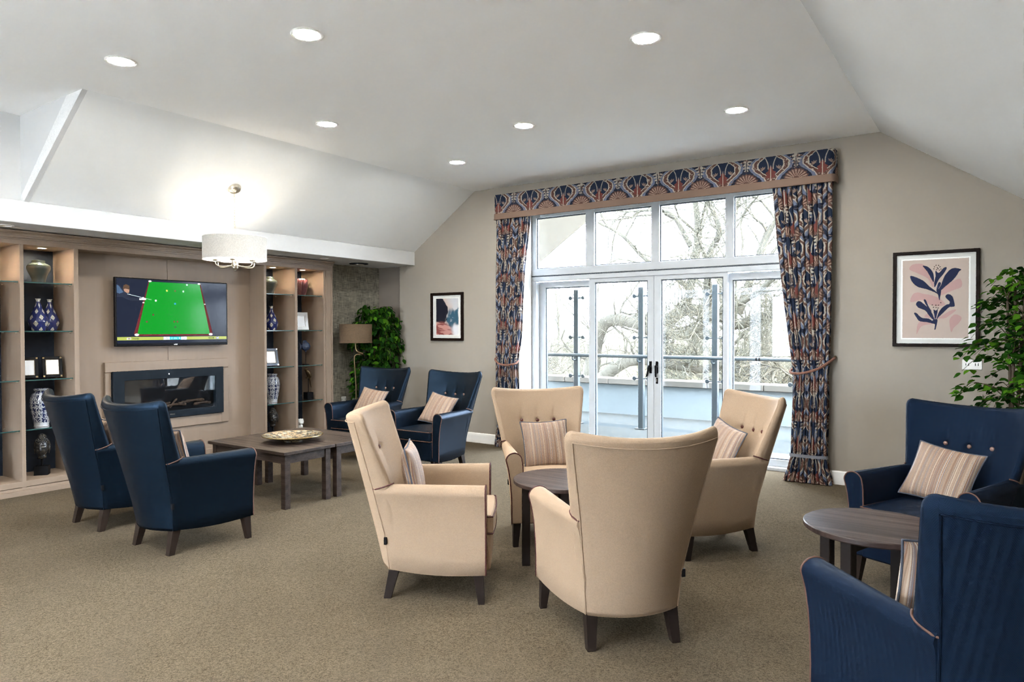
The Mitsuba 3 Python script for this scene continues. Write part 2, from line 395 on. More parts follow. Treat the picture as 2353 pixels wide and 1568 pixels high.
# pictures
def f_abstract(p, n, uv):
    x, y = uv.x, uv.y                                             # 0..1 each
    n1 = fbm(x * 3 + 2, y * 4, octaves=3); n2 = fbm(x * 6 + 9, y * 7 + n1 * 2, octaves=3)
    col = mix((0.50, 0.40, 0.36), (0.48, 0.48, 0.50), smoothstep(0.3, 0.8, x + 0.4 * (n1 - 0.5)))
    d1 = dr.square(dr.maximum(x - 0.20, 0)) * 3.2 + dr.square(dr.maximum(0.52 - y, 0)) * 7 + dr.square(dr.maximum(y - 0.80 + 1.1 * (x - 0.3), 0)) * 5 + 0.75 * (n1 - 0.5) + 0.35 * (n2 - 0.5)
    tx, ty = x - 0.80, y - 0.44
    col = mix(col, (0.030, 0.085, 0.13), smoothstep(0.24, 0.05, tx * tx * 1.2 + ty * ty * 2 + 0.55 * (n2 - 0.5)))
    col = mix(col, (0.006, 0.007, 0.015), smoothstep(0.34, 0.20, d1))
    lx = 0.26 + 0.10 * (n2 - 0.5)
    ww = smoothstep(0.30, 0.18, y - 0.10 * dr.sin(x * 3 + 1) + 0.15 * (n1 - 0.5))
    col = mix(col, mix((0.44, 0.22, 0.19), (0.20, 0.05, 0.045), smoothstep(0.45, 0.62, fbm(x * 4 + y * 9, y * 14, octaves=2))), ww * smoothstep(1.0, 0.7, x + y))
    return mix(col, (0.66, 0.66, 0.68), smoothstep(0.62, 0.9, x) * smoothstep(0.32, 0.2, y))
mat('m_abstract', proc(f_abstract), 0.6, spec=0.2)
mat('m_mat_white', (0.60, 0.60, 0.575), 0.8, spec=0.1)
mat('m_print_blush', (0.47, 0.385, 0.335), 0.8, spec=0.1)
mat('m_print_pink', (0.45, 0.285, 0.27), 0.8, spec=0.1)
mat('m_print_navy', (0.018, 0.023, 0.055), 0.8, spec=0.1)
mat('m_print_dots', (0.045, 0.025, 0.025), 0.8, spec=0.1)
mat('m_picture_frame', proc(lambda p, n, uv: mix((0.0030, 0.0018, 0.0014), (0.0110, 0.0055, 0.0036), noise(p.x * 90, p.z * 90))), 0.5, spec=0.07)
mat('m_photo_paper', (0.62, 0.63, 0.64), 0.3)
mat('m_navy_leather', (0.012, 0.018, 0.032), 0.35)
mat('m_log', proc(lambda p, n, uv: mix((0.008, 0.006, 0.005), (0.075, 0.046, 0.026), fbm(p.y * 30, p.z * 30, p.x * 30, octaves=3))), 0.9)
for nm, c in dict(felt_rail=(0.10, 0.010, 0.012), white=(0.7, 0.7, 0.68), yellow=(0.6, 0.6, 0.1), brownball=(0.12, 0.07, 0.03), blue=(0.03, 0.25, 0.5), redball=(0.10, 0.03, 0.02), skin=(0.36, 0.20, 0.14), hair=(0.07, 0.035, 0.018),
                  suit=(0.010, 0.014, 0.03), shirt=(0.05, 0.09, 0.16), teal=(0.02, 0.36, 0.40), ltgrey=(0.62, 0.72, 0.74), ink=(0.03, 0.05, 0.03), flag=(0.06, 0.09, 0.30)).items():
    mat('m_tv_' + nm, c, 0.5, spec=0.1)

def emit(mesh, m, radiance, smooth=False):
    d = shape(mesh, m, smooth)
    d['emitter'] = {'type': 'area', 'radiance': rgb(*radiance)}
    return d
del scene['m_shelf_glass']
mat('m_glass_edge', (0.02, 0.055, 0.05), 0.15, spec=0.6)

# ------------------------------------------------------------------ the room
CE, BE, SO = 3.33, 2.60, 2.41                # ceiling, beam top, soffit
XB, YW, YB, XR = -6.78, 7.28, -3.2, 1.6      # beam face, window wall, back wall, right wall
ZR = CE - (XR + 0.92) * 0.685
struct('floor', box(-7.95, 1.9, -3.5, 7.64, -0.12, 0), 'm_carpet', 'beige grey fleck carpet')
# ceiling: flat middle, slope at the right, slope at the left beyond y = 2.47
struct('ceiling', cat([box(-6.84, -0.92, -3.5, 2.47, CE, CE + 0.2), box(-5.70, -0.92, 2.47, YW + 0.05, CE, CE + 0.2)]), 'm_ceiling', 'flat white ceiling')
sl = Polygon([(-5.70, CE), (XB, BE), (XB - 0.12, BE), (-5.70, CE + 0.2)])
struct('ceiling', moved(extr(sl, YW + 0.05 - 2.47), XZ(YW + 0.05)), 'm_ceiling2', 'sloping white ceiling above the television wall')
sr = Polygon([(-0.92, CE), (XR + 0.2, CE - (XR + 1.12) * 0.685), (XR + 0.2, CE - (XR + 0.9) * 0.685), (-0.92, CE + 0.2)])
struct('ceiling', moved(extr(sr, YW + 0.05 + 3.5), XZ(YW + 0.05)), 'm_shaded_slope', 'sloping white ceiling on the right')
ck = Polygon([(-5.70, CE), (XB - 0.02, BE - 0.02), (XB - 0.14, BE - 0.02), (XB - 0.14, CE + 0.1), (-5.70, CE + 0.1)])
struct('wall_cheek', moved(extr(ck, 0.04), XZ(2.51)), 'm_shaded_beam')
struct('wall_upper_left', box(-7.0, -6.84, -3.5, 2.50, BE - 0.03, CE + 0.1), 'm_shaded_beam')
struct('trim_1', box(-7.95, XB, -3.5, 7.64, SO, BE, 0.004), 'm_shaded_beam', 'white downstand beam above the fitted cabinets')
struct('wall_left', box(-7.95, -7.74, -3.5, 6.19, 0, SO), 'm_wall')
struct('wall_alcove', box(-7.95, -7.55, 6.17, 7.40, 0, SO), 'm_wallpaper', 'woven grasscloth wallpaper in grey and straw')
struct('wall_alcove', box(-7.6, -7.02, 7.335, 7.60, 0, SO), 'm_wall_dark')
# window wall with its opening
OX0, OX1, OZ = -5.00, -1.60, 3.00
gab = Polygon([(-7.07, 0), (XR, 0), (XR, ZR), (-0.92, CE), (-5.70, CE), (XB, BE), (-7.07, BE)])
gab = gab.difference(Polygon([(OX0, -1), (OX1, -1), (OX1, OZ), (OX0, OZ)]))
struct('wall_window', moved(extr(gab, 0.36), XZ(7.64)), 'm_wall')
rv = cat([box(OX0, OX0 + 0.012, YW + 0.002, 7.56, 0, OZ), box(OX1 - 0.012, OX1, YW + 0.002, 7.56, 0, OZ), box(OX0, OX1, YW + 0.002, 7.56, OZ - 0.012, OZ)])
struct('trim_2', rv, 'm_white_gloss', 'white window reveal')
bk = Polygon([(-7.8, 0), (XR + .1, 0), (XR + .1, ZR), (-0.92, CE + .05), (-7.8, CE + .05)]).difference(Polygon([(-4.9, .12), (-1.9, .12), (-1.9, 2.4), (-4.9, 2.4)]))
struct('wall_back', moved(extr(bk, 0.25), XZ(YB)), 'm_wall')
wb = struct('added_window_2', None, None, 'added wide window behind the camera bringing in fill daylight')  # unseen window put into the back wall for extra daylight
BX = np.linspace(-4.9, -1.9, 4)
for i in range(3):
    a_, b_ = BX[i], BX[i + 1]
    part(wb, 'frame', cat([box(a_, a_ + .06, -3.42, -3.35, .12, 2.4), box(b_ - .06, b_, -3.42, -3.35, .12, 2.4), box(a_, b_, -3.42, -3.35, .12, .18), box(a_, b_, -3.42, -3.35, 2.34, 2.4)]), 'm_frame_white', False)
    part(wb, 'pane', sheet(a_ + .06, b_ - .06, -3.385, .18, 2.34), 'm_glass', False)
struct('wall_right', box(XR, XR + 0.25, -3.5, 7.64, 0, ZR + 0.1), 'm_wall')
def skirting(name, x0, x1, y):
    prof = Polygon([(0, 0), (0.018, 0), (0.018, 0.095), (0.013, 0.105), (0.013, 0.118), (0.006, 0.130), (0, 0.130)])
    m = extr(prof, x1 - x0)
    struct(name, moved(m, frame((0, -1, 0), (0, 0, 1), (-1, 0, 0), (x1, y, 0))), 'm_white_gloss', 'white moulded skirting board')
skirting('baseboard_window', -7.05, OX0, YW); skirting('baseboard_window', OX1, XR, YW)

# ------------------------------------------------------------------ window: fixed lights above, four sliding door leaves below
YF = 7.58
def framebars(x0, x1, z0, z1, w, y, d, bot=None):
    bot = w if bot is None else bot
    return [box(x0, x0 + w, y, y + d, z0, z1, .004), box(x1 - w, x1, y, y + d, z0, z1, .004), box(x0 + w, x1 - w, y, y + d, z1 - w, z1, .004), box(x0 + w, x1 - w, y, y + d, z0, z0 + bot, .004)]
def gask(x0, x1, z0, z1, y, t=0.009):
    return cat([box(x0, x0 + t, y, y + .03, z0, z1), box(x1 - t, x1, y, y + .03, z0, z1), box(x0, x1, y, y + .03, z1 - t, z1), box(x0, x1, y, y + .03, z0, z0 + t)])
w1 = struct('window_1', None, None, 'white framed fixed lights above the doors')
bars = [box(OX0, OX0 + 0.075, YF, YF + .07, 2.20, OZ, .004), box(OX1 - .075, OX1, YF, YF + .07, 2.20, OZ, .004), box(OX0, OX1, YF - .004, YF + .07, 2.195, 2.285, .004), box(OX0, OX1, YF, YF + .07, OZ - .06, OZ, .004)]
MU = [(-4.196, -4.075), (-3.326, -3.226), (-2.457, -2.368)]
part(w1, 'frame', cat(bars), 'm_frame_white')
for a, b in MU: part(w1, 'mullion', cat([box(a, b, YF - .004, YF + .07, 2.28, OZ, .004)]), 'm_frame_white')
ed = [OX0 + .075] + [x for a, b in MU for x in (a, b)] + [OX1 - .075]
for k in range(4):
    a, b = ed[2 * k], ed[2 * k + 1]
    p_ = part(w1, 'pane', sheet(a, b, YF + .040, 2.285, OZ - .06), 'm_glass', False)
    part(p_, 'gasket', gask(a, b, 2.285, OZ - .06, YF + .025, .010), 'm_gasket')
struct('trim_3', cat([box(OX0, OX1, YF - .006, YF + .10, 2.125, 2.18, .004), box(OX0, OX0 + .075, YF - .006, YF + .14, 0, 2.125, .004), box(OX1 - .075, OX1, YF - .006, YF + .14, 0, 2.125, .004), box(OX0, OX1, YF, YF + .16, 0.0, .035, .004)]), 'm_frame_white', 'white outer door frame')
struct('trim_4', box(OX0, OX1, YF + .004, YF + .06, 2.18, 2.195), 'm_gasket')
def leaf_door(x0, x1, y, z1, wl, wr, handle=None):
    k = struct('door', None, None, 'white framed glazed sliding door leaf')
    fr = [box(x0, x0 + wl, y, y + .05, .035, z1, .004), box(x1 - wr, x1, y, y + .05, .035, z1, .004), box(x0, x1, y, y + .05, z1 - .075, z1, .004), box(x0, x1, y, y + .05, .035, .11, .004)]
    part(k, 'frame', cat(fr), 'm_frame_white')
    g = part(k, 'pane', sheet(x0 + wl, x1 - wr, y + .028, .11, z1 - .075), 'm_glass', False)
    part(k, 'gasket', gask(x0 + wl, x1 - wr, .11, z1 - .075, y + .012, .010), 'm_gasket')
    if handle is not None:
        hx, s, lock = handle
        h = part(k, 'handle', cat([box(hx - .016, hx + .016, y - .012, y, .985, 1.125, .005), box(hx - .014, hx + .014, y - .05, y - .012, 1.055, 1.08, .004),
                                   hull([(hx - .011, y - .05, 1.075), (hx + .011, y - .05, 1.075), (hx - .011, y - .035, 1.075), (hx + .011, y - .035, 1.075), (hx + s * .03 - .010, y - .052, .945), (hx + s * .03 + .010, y - .052, .945), (hx + s * .03 - .010, y - .038, .945), (hx + s * .03 + .010, y - .038, .945)])]), 'm_black', label='black lever handle')
        if lock:
            l = part(k, 'lock', box(hx - .013, hx + .013, y - .008, y, .865, .935, .004), 'm_black', label='black lock plate')
            part(l, 'cylinder', box(hx - .005, hx + .005, y - .011, y - .004, .885, .92, .002), 'm_silver')
    return k
leaf_door(OX0 + .075, -4.10, YF + .085, 2.115, .09, .05)
leaf_door(-4.157, -3.300, YF + .015, 2.150, .082, .078, (-3.338, -1, False))
leaf_door(-3.298, -2.437, YF + .015, 2.150, .088, .05, (-3.258, 0.1, True))
leaf_door(-2.470, OX1 - .075, YF + .085, 2.115, .065, .09)

# ------------------------------------------------------------------ outside: terrace, balustrade, soffit, trees
struct('ground', box(-120, 90, 12, 200, -3.9, -3.5), 'm_ground', 'straw coloured winter grassland')
struct('terrace', box(-13, 5, 7.64, 11.5, -0.14, -0.005), 'm_terrace', 'pale blue grey terrace surface')
struct('terrace_drain', box(-13, 5, 8.22, 8.68, -0.01, 0.004), 'm_steel_grey', 'dark strip along the terrace')
struct('ground', box(-60, 40, -60, -3.6, -.30, -.15), 'm_added_paving', 'pale paving added behind the building to bounce daylight indoors')  # added reflector ground below the back window
struct('parapet', box(-13, 5, 11.2, 11.45, -0.1, .53), 'm_parapet')
cp = struct('parapet_coping', None, None, 'parapet coping of pale slabs')
x = -12.9
while x < 4.5:
    part(cp, 'slab', box(x, x + .89, 11.12, 11.52, .525, .63, .01), 'm_coping'); x += .90
fx = Polygon([(-5.62, 3.40), (-8.6, 1.385), (-8.75, 1.50), (-5.62, 3.65), (-4.6, 4.2), (-4.6, 4.05)])
struct('soffit_outside', moved(extr(fx, 10.4 - 7.64), XZ(10.4)), 'm_soffit', 'pale sloping roof soffit over the terrace')
struct('wall_outside', box(-9.2, 5, 7.64, 7.70, -4.0, 0.0), 'm_outer_wall')

bal_posts = [-5.515, -4.400, -3.275, -2.150, -6.63]
for i, x0 in enumerate(bal_posts):
    lab = ['dark grey balustrade post seen through the leftmost glass door', 'dark grey balustrade post just left of the black door handles', 'dark grey balustrade post right of the black door handles'] + ['dark grey balustrade post on the terrace hidden by the patterned curtains'] * 2
    k = thing('balustrade_post', lab[i], 'post', 'balustrade posts on the terrace')
    part(k, 'shaft', box(x0 - .04, x0 + .04, 9.64, 9.715, 0.012, 2.13, .004), 'm_steel_grey')
    part(k, 'base_plate', box(x0 - .08, x0 + .08, 9.60, 9.76, 0.0, .012, .003), 'm_steel_grey')
    for z in (2.00, 1.375, 0.76):
        for s in (-1, 1):
            c = lat([(0, -.014), (.026, -.014), (.030, -.008), (.030, .008), (.026, .014), (0, .014)], 12)
            c.apply_transform(rotm((1, 0, 0), math.pi / 2)); c.apply_translation((x0 + s * .115, 9.67, z))
            part(k, 'glass_clamp', cat([fixn(c), tube([(x0 + s * .04, 9.67, z), (x0 + s * .115, 9.67, z)], .009, 6)]), 'm_steel_grey')
    part(k, 'rail_bracket', cat([tube(spline([(x0 - .0, 9.64, 1.02), (x0 - .01, 9.575, 1.02), (x0 - .015, 9.56, 1.045), (x0 - .015, 9.56, 1.075)], 4), .012, 6)]), 'm_steel_grey')
bp = sorted(bal_posts)
gl = ['clear balustrade glass panel left of the leftmost visible post', 'clear balustrade glass panel between the first and second visible posts', 'clear balustrade glass panel behind the black door handles', 'clear balustrade glass panel seen through the rightmost glass door']
for i in range(len(bp) - 1):
    solo('balustrade_glass', sheet(bp[i] + .075, bp[i + 1] - .075, 9.67, .66, 2.07), 'm_glass', gl[i], 'glass panel', 'glass panels of the balustrade', False)
hr = thing('handrail', 'grey round handrail running across the terrace balustrade', 'handrail')
part(hr, 'rail', tube([(-8, 9.56, 1.095), (3, 9.56, 1.095)], .026, 12), 'm_rail')
for xx in (-2.68, -2.64): part(hr, 'joint_ring', tube([(xx, 9.56, 1.095), (xx + .018, 9.56, 1.095)], .028, 12), 'm_black')

def tubes(S, n):
    S = np.array(S, float); p, q, r0, r1 = S[:, :3], S[:, 3:6], S[:, 6], S[:, 7]
    t = q - p; t /= np.linalg.norm(t, axis=1, keepdims=True) + 1e-9
    a = np.cross(t, np.where(np.abs(t[:, 2:]) < .9, [0, 0, 1.0], [1.0, 0, 0])); a /= np.linalg.norm(a, axis=1, keepdims=True) + 1e-9
    b = np.cross(t, a); ang = np.arange(n) * 2 * np.pi / n
    ring = np.cos(ang)[None, :, None] * a[:, None] + np.sin(ang)[None, :, None] * b[:, None]
    v = np.concatenate([p[:, None] + r0[:, None, None] * ring, q[:, None] + r1[:, None, None] * ring], 1).reshape(-1, 3)
    k = np.arange(n); l = (k + 1) % n
    f = np.concatenate([np.stack([k, l, l + n], 1), np.stack([k, l + n, k + n], 1)])
    F = (f[None] + (np.arange(len(S)) * 2 * n)[:, None, None]).reshape(-1, 3)
    return trimesh.Trimesh(v, F, process=False)

def grow(R, p, d, L, r, lev, big, thin, up=0.05, kids=3, wob=0.28):
    """one branch of 5 pieces and, while lev > 0, its side branches"""
    n = 5; d = np.array(d, float); d /= np.linalg.norm(d); p = np.array(p, float)
    for i in range(n):
        r1 = r * (1 - 0.72 * (i + 1) / n) if lev == 0 else r * (1 - 0.5 * (i + 1) / n); r0 = r * (1 - 0.72 * i / n) if lev == 0 else r * (1 - 0.5 * i / n)
        d = d + R.normal(0, wob, 3) + [0, 0, up]; d /= np.linalg.norm(d)
        q = p + d * L / n
        (big if r0 > 0.022 else thin).append([*p, *q, r0, r1])
        if lev > 0 and i > 0:
            for _ in range(1 + (R.random() < (kids - 1) / 3.0) + (R.random() < (kids - 2) / 3.0)):
                s = R.normal(0, 1, 3); s -= d * (s @ d); s /= np.linalg.norm(s) + 1e-9
                dd = d * R.uniform(.3, .8) + s * R.uniform(.6, 1.0)
                grow(R, q, dd, L * R.uniform(.45, .75), r1 * R.uniform(.5, .7), lev - 1, big, thin, up, kids, wob)
        p = q

def tree_parts(k, big, thin, twig='m_twig'):
    big_m = [s for s in big if s[6] > .07]; mid = [s for s in big if s[6] <= .07]
    ms = [tubes(b, n) for b, n in ((big_m, 9), (mid, 6)) if len(b)]
    part(k, 'trunk', cat(ms), 'm_bark', True)
    part(k, 'twigs', tubes(thin, 3), twig, True, kind='stuff')

R = np.random.default_rng(11)
LIMBS = [([(-9.4, 16.2, -3.6), (-9.2, 16.1, -1.8), (-8.87, 16, -.19), (-8.65, 16, .56), (-8.52, 15.9, 1.13), (-8.23, 15.8, 1.64), (-7.68, 15.6, 1.74), (-6.98, 15.5, 1.57), (-6.4, 15.3, 1.2)], .27, .12),
         ([(-8.87, 16, -.19), (-7.92, 15.8, .53), (-7.21, 15.6, .76), (-6.3, 15.5, .68), (-5.45, 15.3, .60), (-4.6, 15.1, .85)], .19, .07),
         ([(-7.2, 15.6, 1.66), (-6.53, 15.8, 1.73), (-6.14, 16, 1.96), (-5.46, 16.1, 1.85), (-4.95, 16.2, 1.61), (-4.46, 16.1, 1.76), (-3.81, 16, 1.83), (-3.18, 15.9, 2.12), (-2.3, 15.7, 2.3)], .17, .09),
         ([(-7.21, 15.6, 1.68), (-6.31, 15.2, 1.47), (-5.87, 15.0, 1.34), (-5.46, 14.9, 1.5), (-4.95, 14.8, 1.86), (-4.27, 14.7, 2.14), (-3.63, 14.5, 2.6)], .11, .05),
         ([(-6.14, 16, 1.96), (-5.98, 16.2, 3.12), (-5.99, 16.4, 3.94), (-6.15, 16.6, 4.79), (-6.31, 16.7, 5.6)], .11, .05),
         ([(-5.66, 16.1, 1.93), (-5.56, 16.0, 3.2), (-5.31, 15.9, 3.68), (-5.36, 15.8, 4.09), (-5.67, 15.7, 4.83), (-5.95, 15.6, 5.6)], .09, .035),
         ([(-4.95, 16.2, 1.86), (-4.56, 16.3, 3.04), (-4.28, 16.4, 3.79), (-3.91, 16.5, 4.34), (-3.46, 16.6, 5.2)], .10, .04),
         ([(-5.9, 16.1, 2.3), (-6.31, 15.8, 2.72), (-6.98, 15.6, 3.18), (-7.56, 15.4, 3.81), (-8.29, 15.2, 4.26), (-8.93, 15, 4.77)], .07, .025),
         ([(-6.1, 16.2, 3.5), (-6.6, 16.3, 4.3), (-7.2, 16.4, 4.5), (-8.0, 16.4, 4.55), (-8.6, 16.5, 4.9)], .06, .02)]
big, thin = [], []
for pts, r0, r1 in LIMBS:
    s = spline(pts, 6); rr = np.linspace(r0, r1, len(s))
    for i in range(len(s) - 1): big.append([*s[i], *s[i + 1], rr[i], rr[i + 1]])
    for i in range(5, len(s) - 1, 3):
        d = s[i + 1] - s[i]; d /= np.linalg.norm(d)
        for _ in range(2):
            o = R.normal(0, 1, 3); o -= d * (o @ d); o[2] = o[2] * .8 + .25
            grow(R, s[i], d * .5 + o, R.uniform(.8, 1.9), R.uniform(.016, .034), 2, big, thin, .05, 3)
ok = thing('oak_tree', 'gnarled bare oak with thick crooked limbs just beyond the terrace', 'tree')
tree_parts(ok, big, thin)

def bare_tree(label, group, x, y, h, r, seed, lev=3, kids=3, name='bare_tree', z0=-3.55, lean=(0, 0), twig='m_twig', clear=0.25):
    R = np.random.default_rng(seed); big, thin = [], []
    s = spline([(x, y, z0), (x + lean[0] * .2 + R.normal(0, .1), y, z0 + h * .25), (x + lean[0] * .55 + R.normal(0, .25), y + lean[1] * .5, z0 + h * .55), (x + lean[0], y + lean[1], z0 + h)], 6)
    rr = np.linspace(r, r * .2, len(s))
    for i in range(len(s) - 1): big.append([*s[i], *s[i + 1], rr[i], rr[i + 1]])
    for i in range(int(len(s) * clear), len(s)):
        for _ in range(2):
            o = R.normal(0, 1, 3); o[2] = abs(o[2]) * .6 + .35
            grow(R, s[i], o, h * R.uniform(.14, .30), rr[i] * R.uniform(.35, .55), lev - 1, big, thin, .07, kids)
    k = thing(name, label, 'tree', group); tree_parts(k, big, thin, twig)
bare_tree('tall slim bare tree rising behind the right half of the door', None, -7.0, 22, 11.5, .20, 3, lean=(.8, 0))
bare_tree('bare tree with a leaning trunk seen beside the right curtain', None, -5.4, 20.5, 9.5, .24, 5, lean=(2.6, -.5))
bare_tree('slender bare tree with fanned twigs seen in the leftmost door', None, -13.6, 22, 8.5, .14, 8, lean=(-.8, 0))
R2 = np.random.default_rng(21)
spots = [(-19, 30, 8), (-15.5, 27, 7), (-12.5, 31, 9), (-10.5, 26, 7.5), (-8, 30, 9.5), (-5, 28, 9), (-2.5, 25, 8), (0.5, 29, 9), (-22, 36, 9), (-6.3, 34, 10), (-17, 24, 6)]
for i, (x, y, h) in enumerate(spots):
    bare_tree('pale leafless woodland tree standing in the thicket behind the oak', 'woodland trees behind the oak', x, y, h, .13, 40 + i, lev=3, name='woodland_tree', lean=(R2.normal(0, .8), 0), clear=.15)
for i in range(16):
    x = -25 + i * 1.9; y = 21 + R2.uniform(-2, 5); big, thin = [], []; R = np.random.default_rng(90 + i)
    for _ in range(26):
        o = R.normal(0, .75, 3); o[2] = abs(o[2]) + .7
        grow(R, (x + R.normal(0, .8), y + R.normal(0, .5), -3.5), o, R.uniform(2.0, 4.2), .022, 2, big, thin, .02, 2, .25)
    k = thing('shrub', 'straw coloured leafless shrub in the thicket beyond the terrace', 'shrub', 'shrubs of the thicket')
    part(k, 'twigs', tubes(big + thin, 3), 'm_scrub', True, kind='stuff')

# ------------------------------------------------------------------ fitted cabinets along the left wall
XF, XK = -7.25, -7.70
SHELF = [1.945, 1.495, 1.045, 0.590]
def cornice_mesh(y0, y1):
    pr = Polygon([(XK, 2.28), (XF + .012, 2.28), (XF + .012, 2.315), (XF + .004, 2.318), (XF + .004, 2.335), (XF + .016, 2.338), (XF + .016, 2.352), (XF + .022, 2.356), (XF + .022, 2.372), (XF + .045, 2.385), (XF + .045, 2.400), (XK, 2.400)])
    return moved(extr(pr, y1 - y0), XZ(y1))
def bay(k, y0, y1, spot=True):
    part(k, 'back_panel', box(XK - .02, XK, y0, y1, .12, 2.30), 'm_navy_panel', label='dark navy back panel')
    for z in SHELF:
        s = part(k, 'glass_shelf', box(XK + .005, XF - .03, y0 + .004, y1 - .004, z - .008, z), 'm_glass', False, label='clear glass shelf with a dark green edge')
        part(s, 'edge', box(XF - .031, XF - .027, y0 + .004, y1 - .004, z - .009, z + .001), 'm_glass_edge')
        for xx in (XF - .07, XK + .07):
            part(s, 'peg', cat([tube([(xx, y1, z - .015), (xx, y1 - .016, z - .015)], .005, 6), tube([(xx, y0, z - .015), (xx, y0 + .016, z - .015)], .005, 6)]), 'm_nickel')
    if spot:
        yc = (y0 + y1) / 2
        sp = part(k, 'spotlight', moved(fixn(lat([(.028, 0), (.040, 0), (.041, -.004), (.030, -.006), (.028, 0)], 24)), trans(-7.41, yc, 2.28)), 'm_white_gloss', label='small round recessed spotlight')
        d = trimesh.creation.cylinder(radius=.028, height=.002, sections=20); d.apply_translation((-7.41, yc, 2.278))
        part(sp, 'lens', emit(d, 'm_plastic_white', SPOT), None)
def carcass(k, uprights, y0, y1):
    for a, b in uprights: part(k, 'upright', box(XK, XF, a, b, .05, 2.285, .002), 'm_cabinet')
    part(k, 'base', cat([box(XK, XF, y0, y1, .075, .128, .002), box(XK, XF + .006, y0, y1, .045, .07, .002), box(XK, XF + .020, y0, y1, 0, .045, .003)]), 'm_cabinet')
    part(k, 'top_panel', box(XK, XF, y0, y1, 2.280, 2.300), 'm_cabinet')
bl = thing('bookcase', 'taupe fitted display cabinet left of the fireplace with navy back and glass shelves', 'display cabinet')
carcass(bl, [(2.13, 2.16), (2.60, 2.632), (3.048, 3.09)], 1.98, 3.09)
bay(bl, 2.16, 2.60); bay(bl, 2.632, 3.048)
part(bl, 'pilaster', box(XK, XF + .005, 2.0, 2.13, .045, 2.285, .003), 'm_cabinet')
br = thing('bookcase', 'taupe fitted display cabinet right of the fireplace with navy back and glass shelves', 'display cabinet')
carcass(br, [(5.15, 5.182), (5.60, 5.636), (6.05, 6.08)], 5.15, 6.19)
bay(br, 5.182, 5.60); bay(br, 5.636, 6.05)
pil = box(XK, XF + .005, 6.08, 6.19, .045, 2.285, .003)
part(br, 'pilaster', cat([pil, box(XF + .004, XF + .012, 6.08, 6.10, .06, 2.27), box(XF + .004, XF + .012, 6.165, 6.19, .06, 2.27), box(XF + .004, XF + .012, 6.09, 6.18, 2.24, 2.275)]), 'm_cabinet')
ch = thing('chimney_breast', 'taupe panelled wall recess between the display cabinets holding the television and fire', 'wall panel')
XP = -7.54
part(ch, 'panel', box(XK, XP, 3.09, 4.118, .06, 2.285, .002), 'm_cabinet'); part(ch, 'panel', box(XK, XP, 4.122, 5.15, .06, 2.285, .002), 'm_cabinet')
part(ch, 'plinth', cat([box(XK, XP + .02, 3.09, 5.15, 0, .12, .004), box(XK, XP + .03, 3.09, 5.15, 0, .05, .003)]), 'm_cabinet')
part(ch, 'soffit_panel', box(XK, XF, 3.09, 5.15, 2.280, 2.30), 'm_cabinet')
solo('cornice', cornice_mesh(1.98, 6.20), 'm_cabinet', 'stepped taupe cornice running along the top of the fitted cabinets', 'cornice', smooth=False)

fp = thing('fireplace', 'wall hung black framed electric fire with log set in a taupe surround', 'fireplace')
for (y0, y1, z0, z1) in ((3.44, 4.834, 1.063, 1.167), (3.44, 3.50, .415, 1.060), (4.745, 4.834, .415, 1.060), (3.50, 4.745, .415, .53)):
    part(fp, 'surround', box(XP, XP + .03, y0, y1, z0, z1, .003), 'm_cabinet')
part(fp, 'frame', cat([box(XP + .005, -7.475, 3.504, 3.62, .533, 1.07, .004), box(XP + .005, -7.475, 4.652, 4.75, .533, 1.07, .004), box(XP + .005, -7.475, 3.61, 4.66, .97, 1.07, .004), box(XP + .005, -7.475, 3.61, 4.66, .533, .61, .004)]), 'm_charcoal', label='matt black steel frame')
part(fp, 'firebox', box(XP - .02, XP + .004, 3.60, 4.67, .60, .98), 'm_black_matt')
part(fp, 'glass', box(-7.492, -7.490, 3.615, 4.655, .61, .972), 'm_glass', False)
part(fp, 'sensor', box(-7.475, -7.472, 4.085, 4.10, 1.012, 1.027, .001), 'm_silver')
part(fp, 'badge', box(-7.475, -7.473, 4.10, 4.155, .565, .577, .001), 'm_silver')
Rl = np.random.default_rng(4)
for i, (ya, za, yb, zb, r) in enumerate([(4.05, .66, 4.30, .665, .026), (4.22, .68, 4.52, .70, .03), (4.12, .64, 4.20, .735, .018), (4.40, .655, 4.60, .66, .028), (4.0, .645, 4.12, .70, .018)]):
    s = spline([(-7.512, ya, za), (-7.508, (ya + yb) / 2, (za + zb) / 2 + .012), (-7.512, yb, zb)], 6)
    m = tube(s, r * .55 * (1 + .25 * Rl.normal(0, 1, len(s)).clip(-1, 1)), 7)
    part(fp, 'log', m, 'm_log', 50)

# television
tv = thing('television', 'large wall mounted television showing a green snooker table', 'television')
TVM = frame((0, 1, 0), (0, 0, 1), (1, 0, 0), (-7.44, 3.518, 1.331))
part(tv, 'casing', moved(box(0, 1.265, 0, .72, -.045, 0, .004), TVM), 'm_black')
part(tv, 'bracket', moved(box(.45, .80, .2, .55, -.098, -.045), TVM), 'm_black')
def pg(pts): return Polygon(pts)
def flat(poly, z, t=.0006): return moved(extr(poly, t), TVM @ trans(0, 0, z))
scr = part(tv, 'screen', emit(flat(pg([(.012, .03), (1.252, .03), (1.252, .708), (.012, .708)]), .0), 'm_screen', (.0020, .0027, .0052)), None, label='lit screen')
G = lambda *p: pg(p)
part(scr, 'snooker_table', emit(flat(G((.35, .689), (.919, .689), (1.041, .125), (.215, .127)), .001), 'm_screen', (.0007, .040, .0027)), None)
part(scr, 'caption_bar', emit(flat(G((.012, .099), (1.25, .097), (1.25, .064), (.012, .064)), .001), 'm_screen', (.06, .068, .015)), None)
def tvp(name, poly, m, z): part(scr, name, flat(poly, z), m, False)
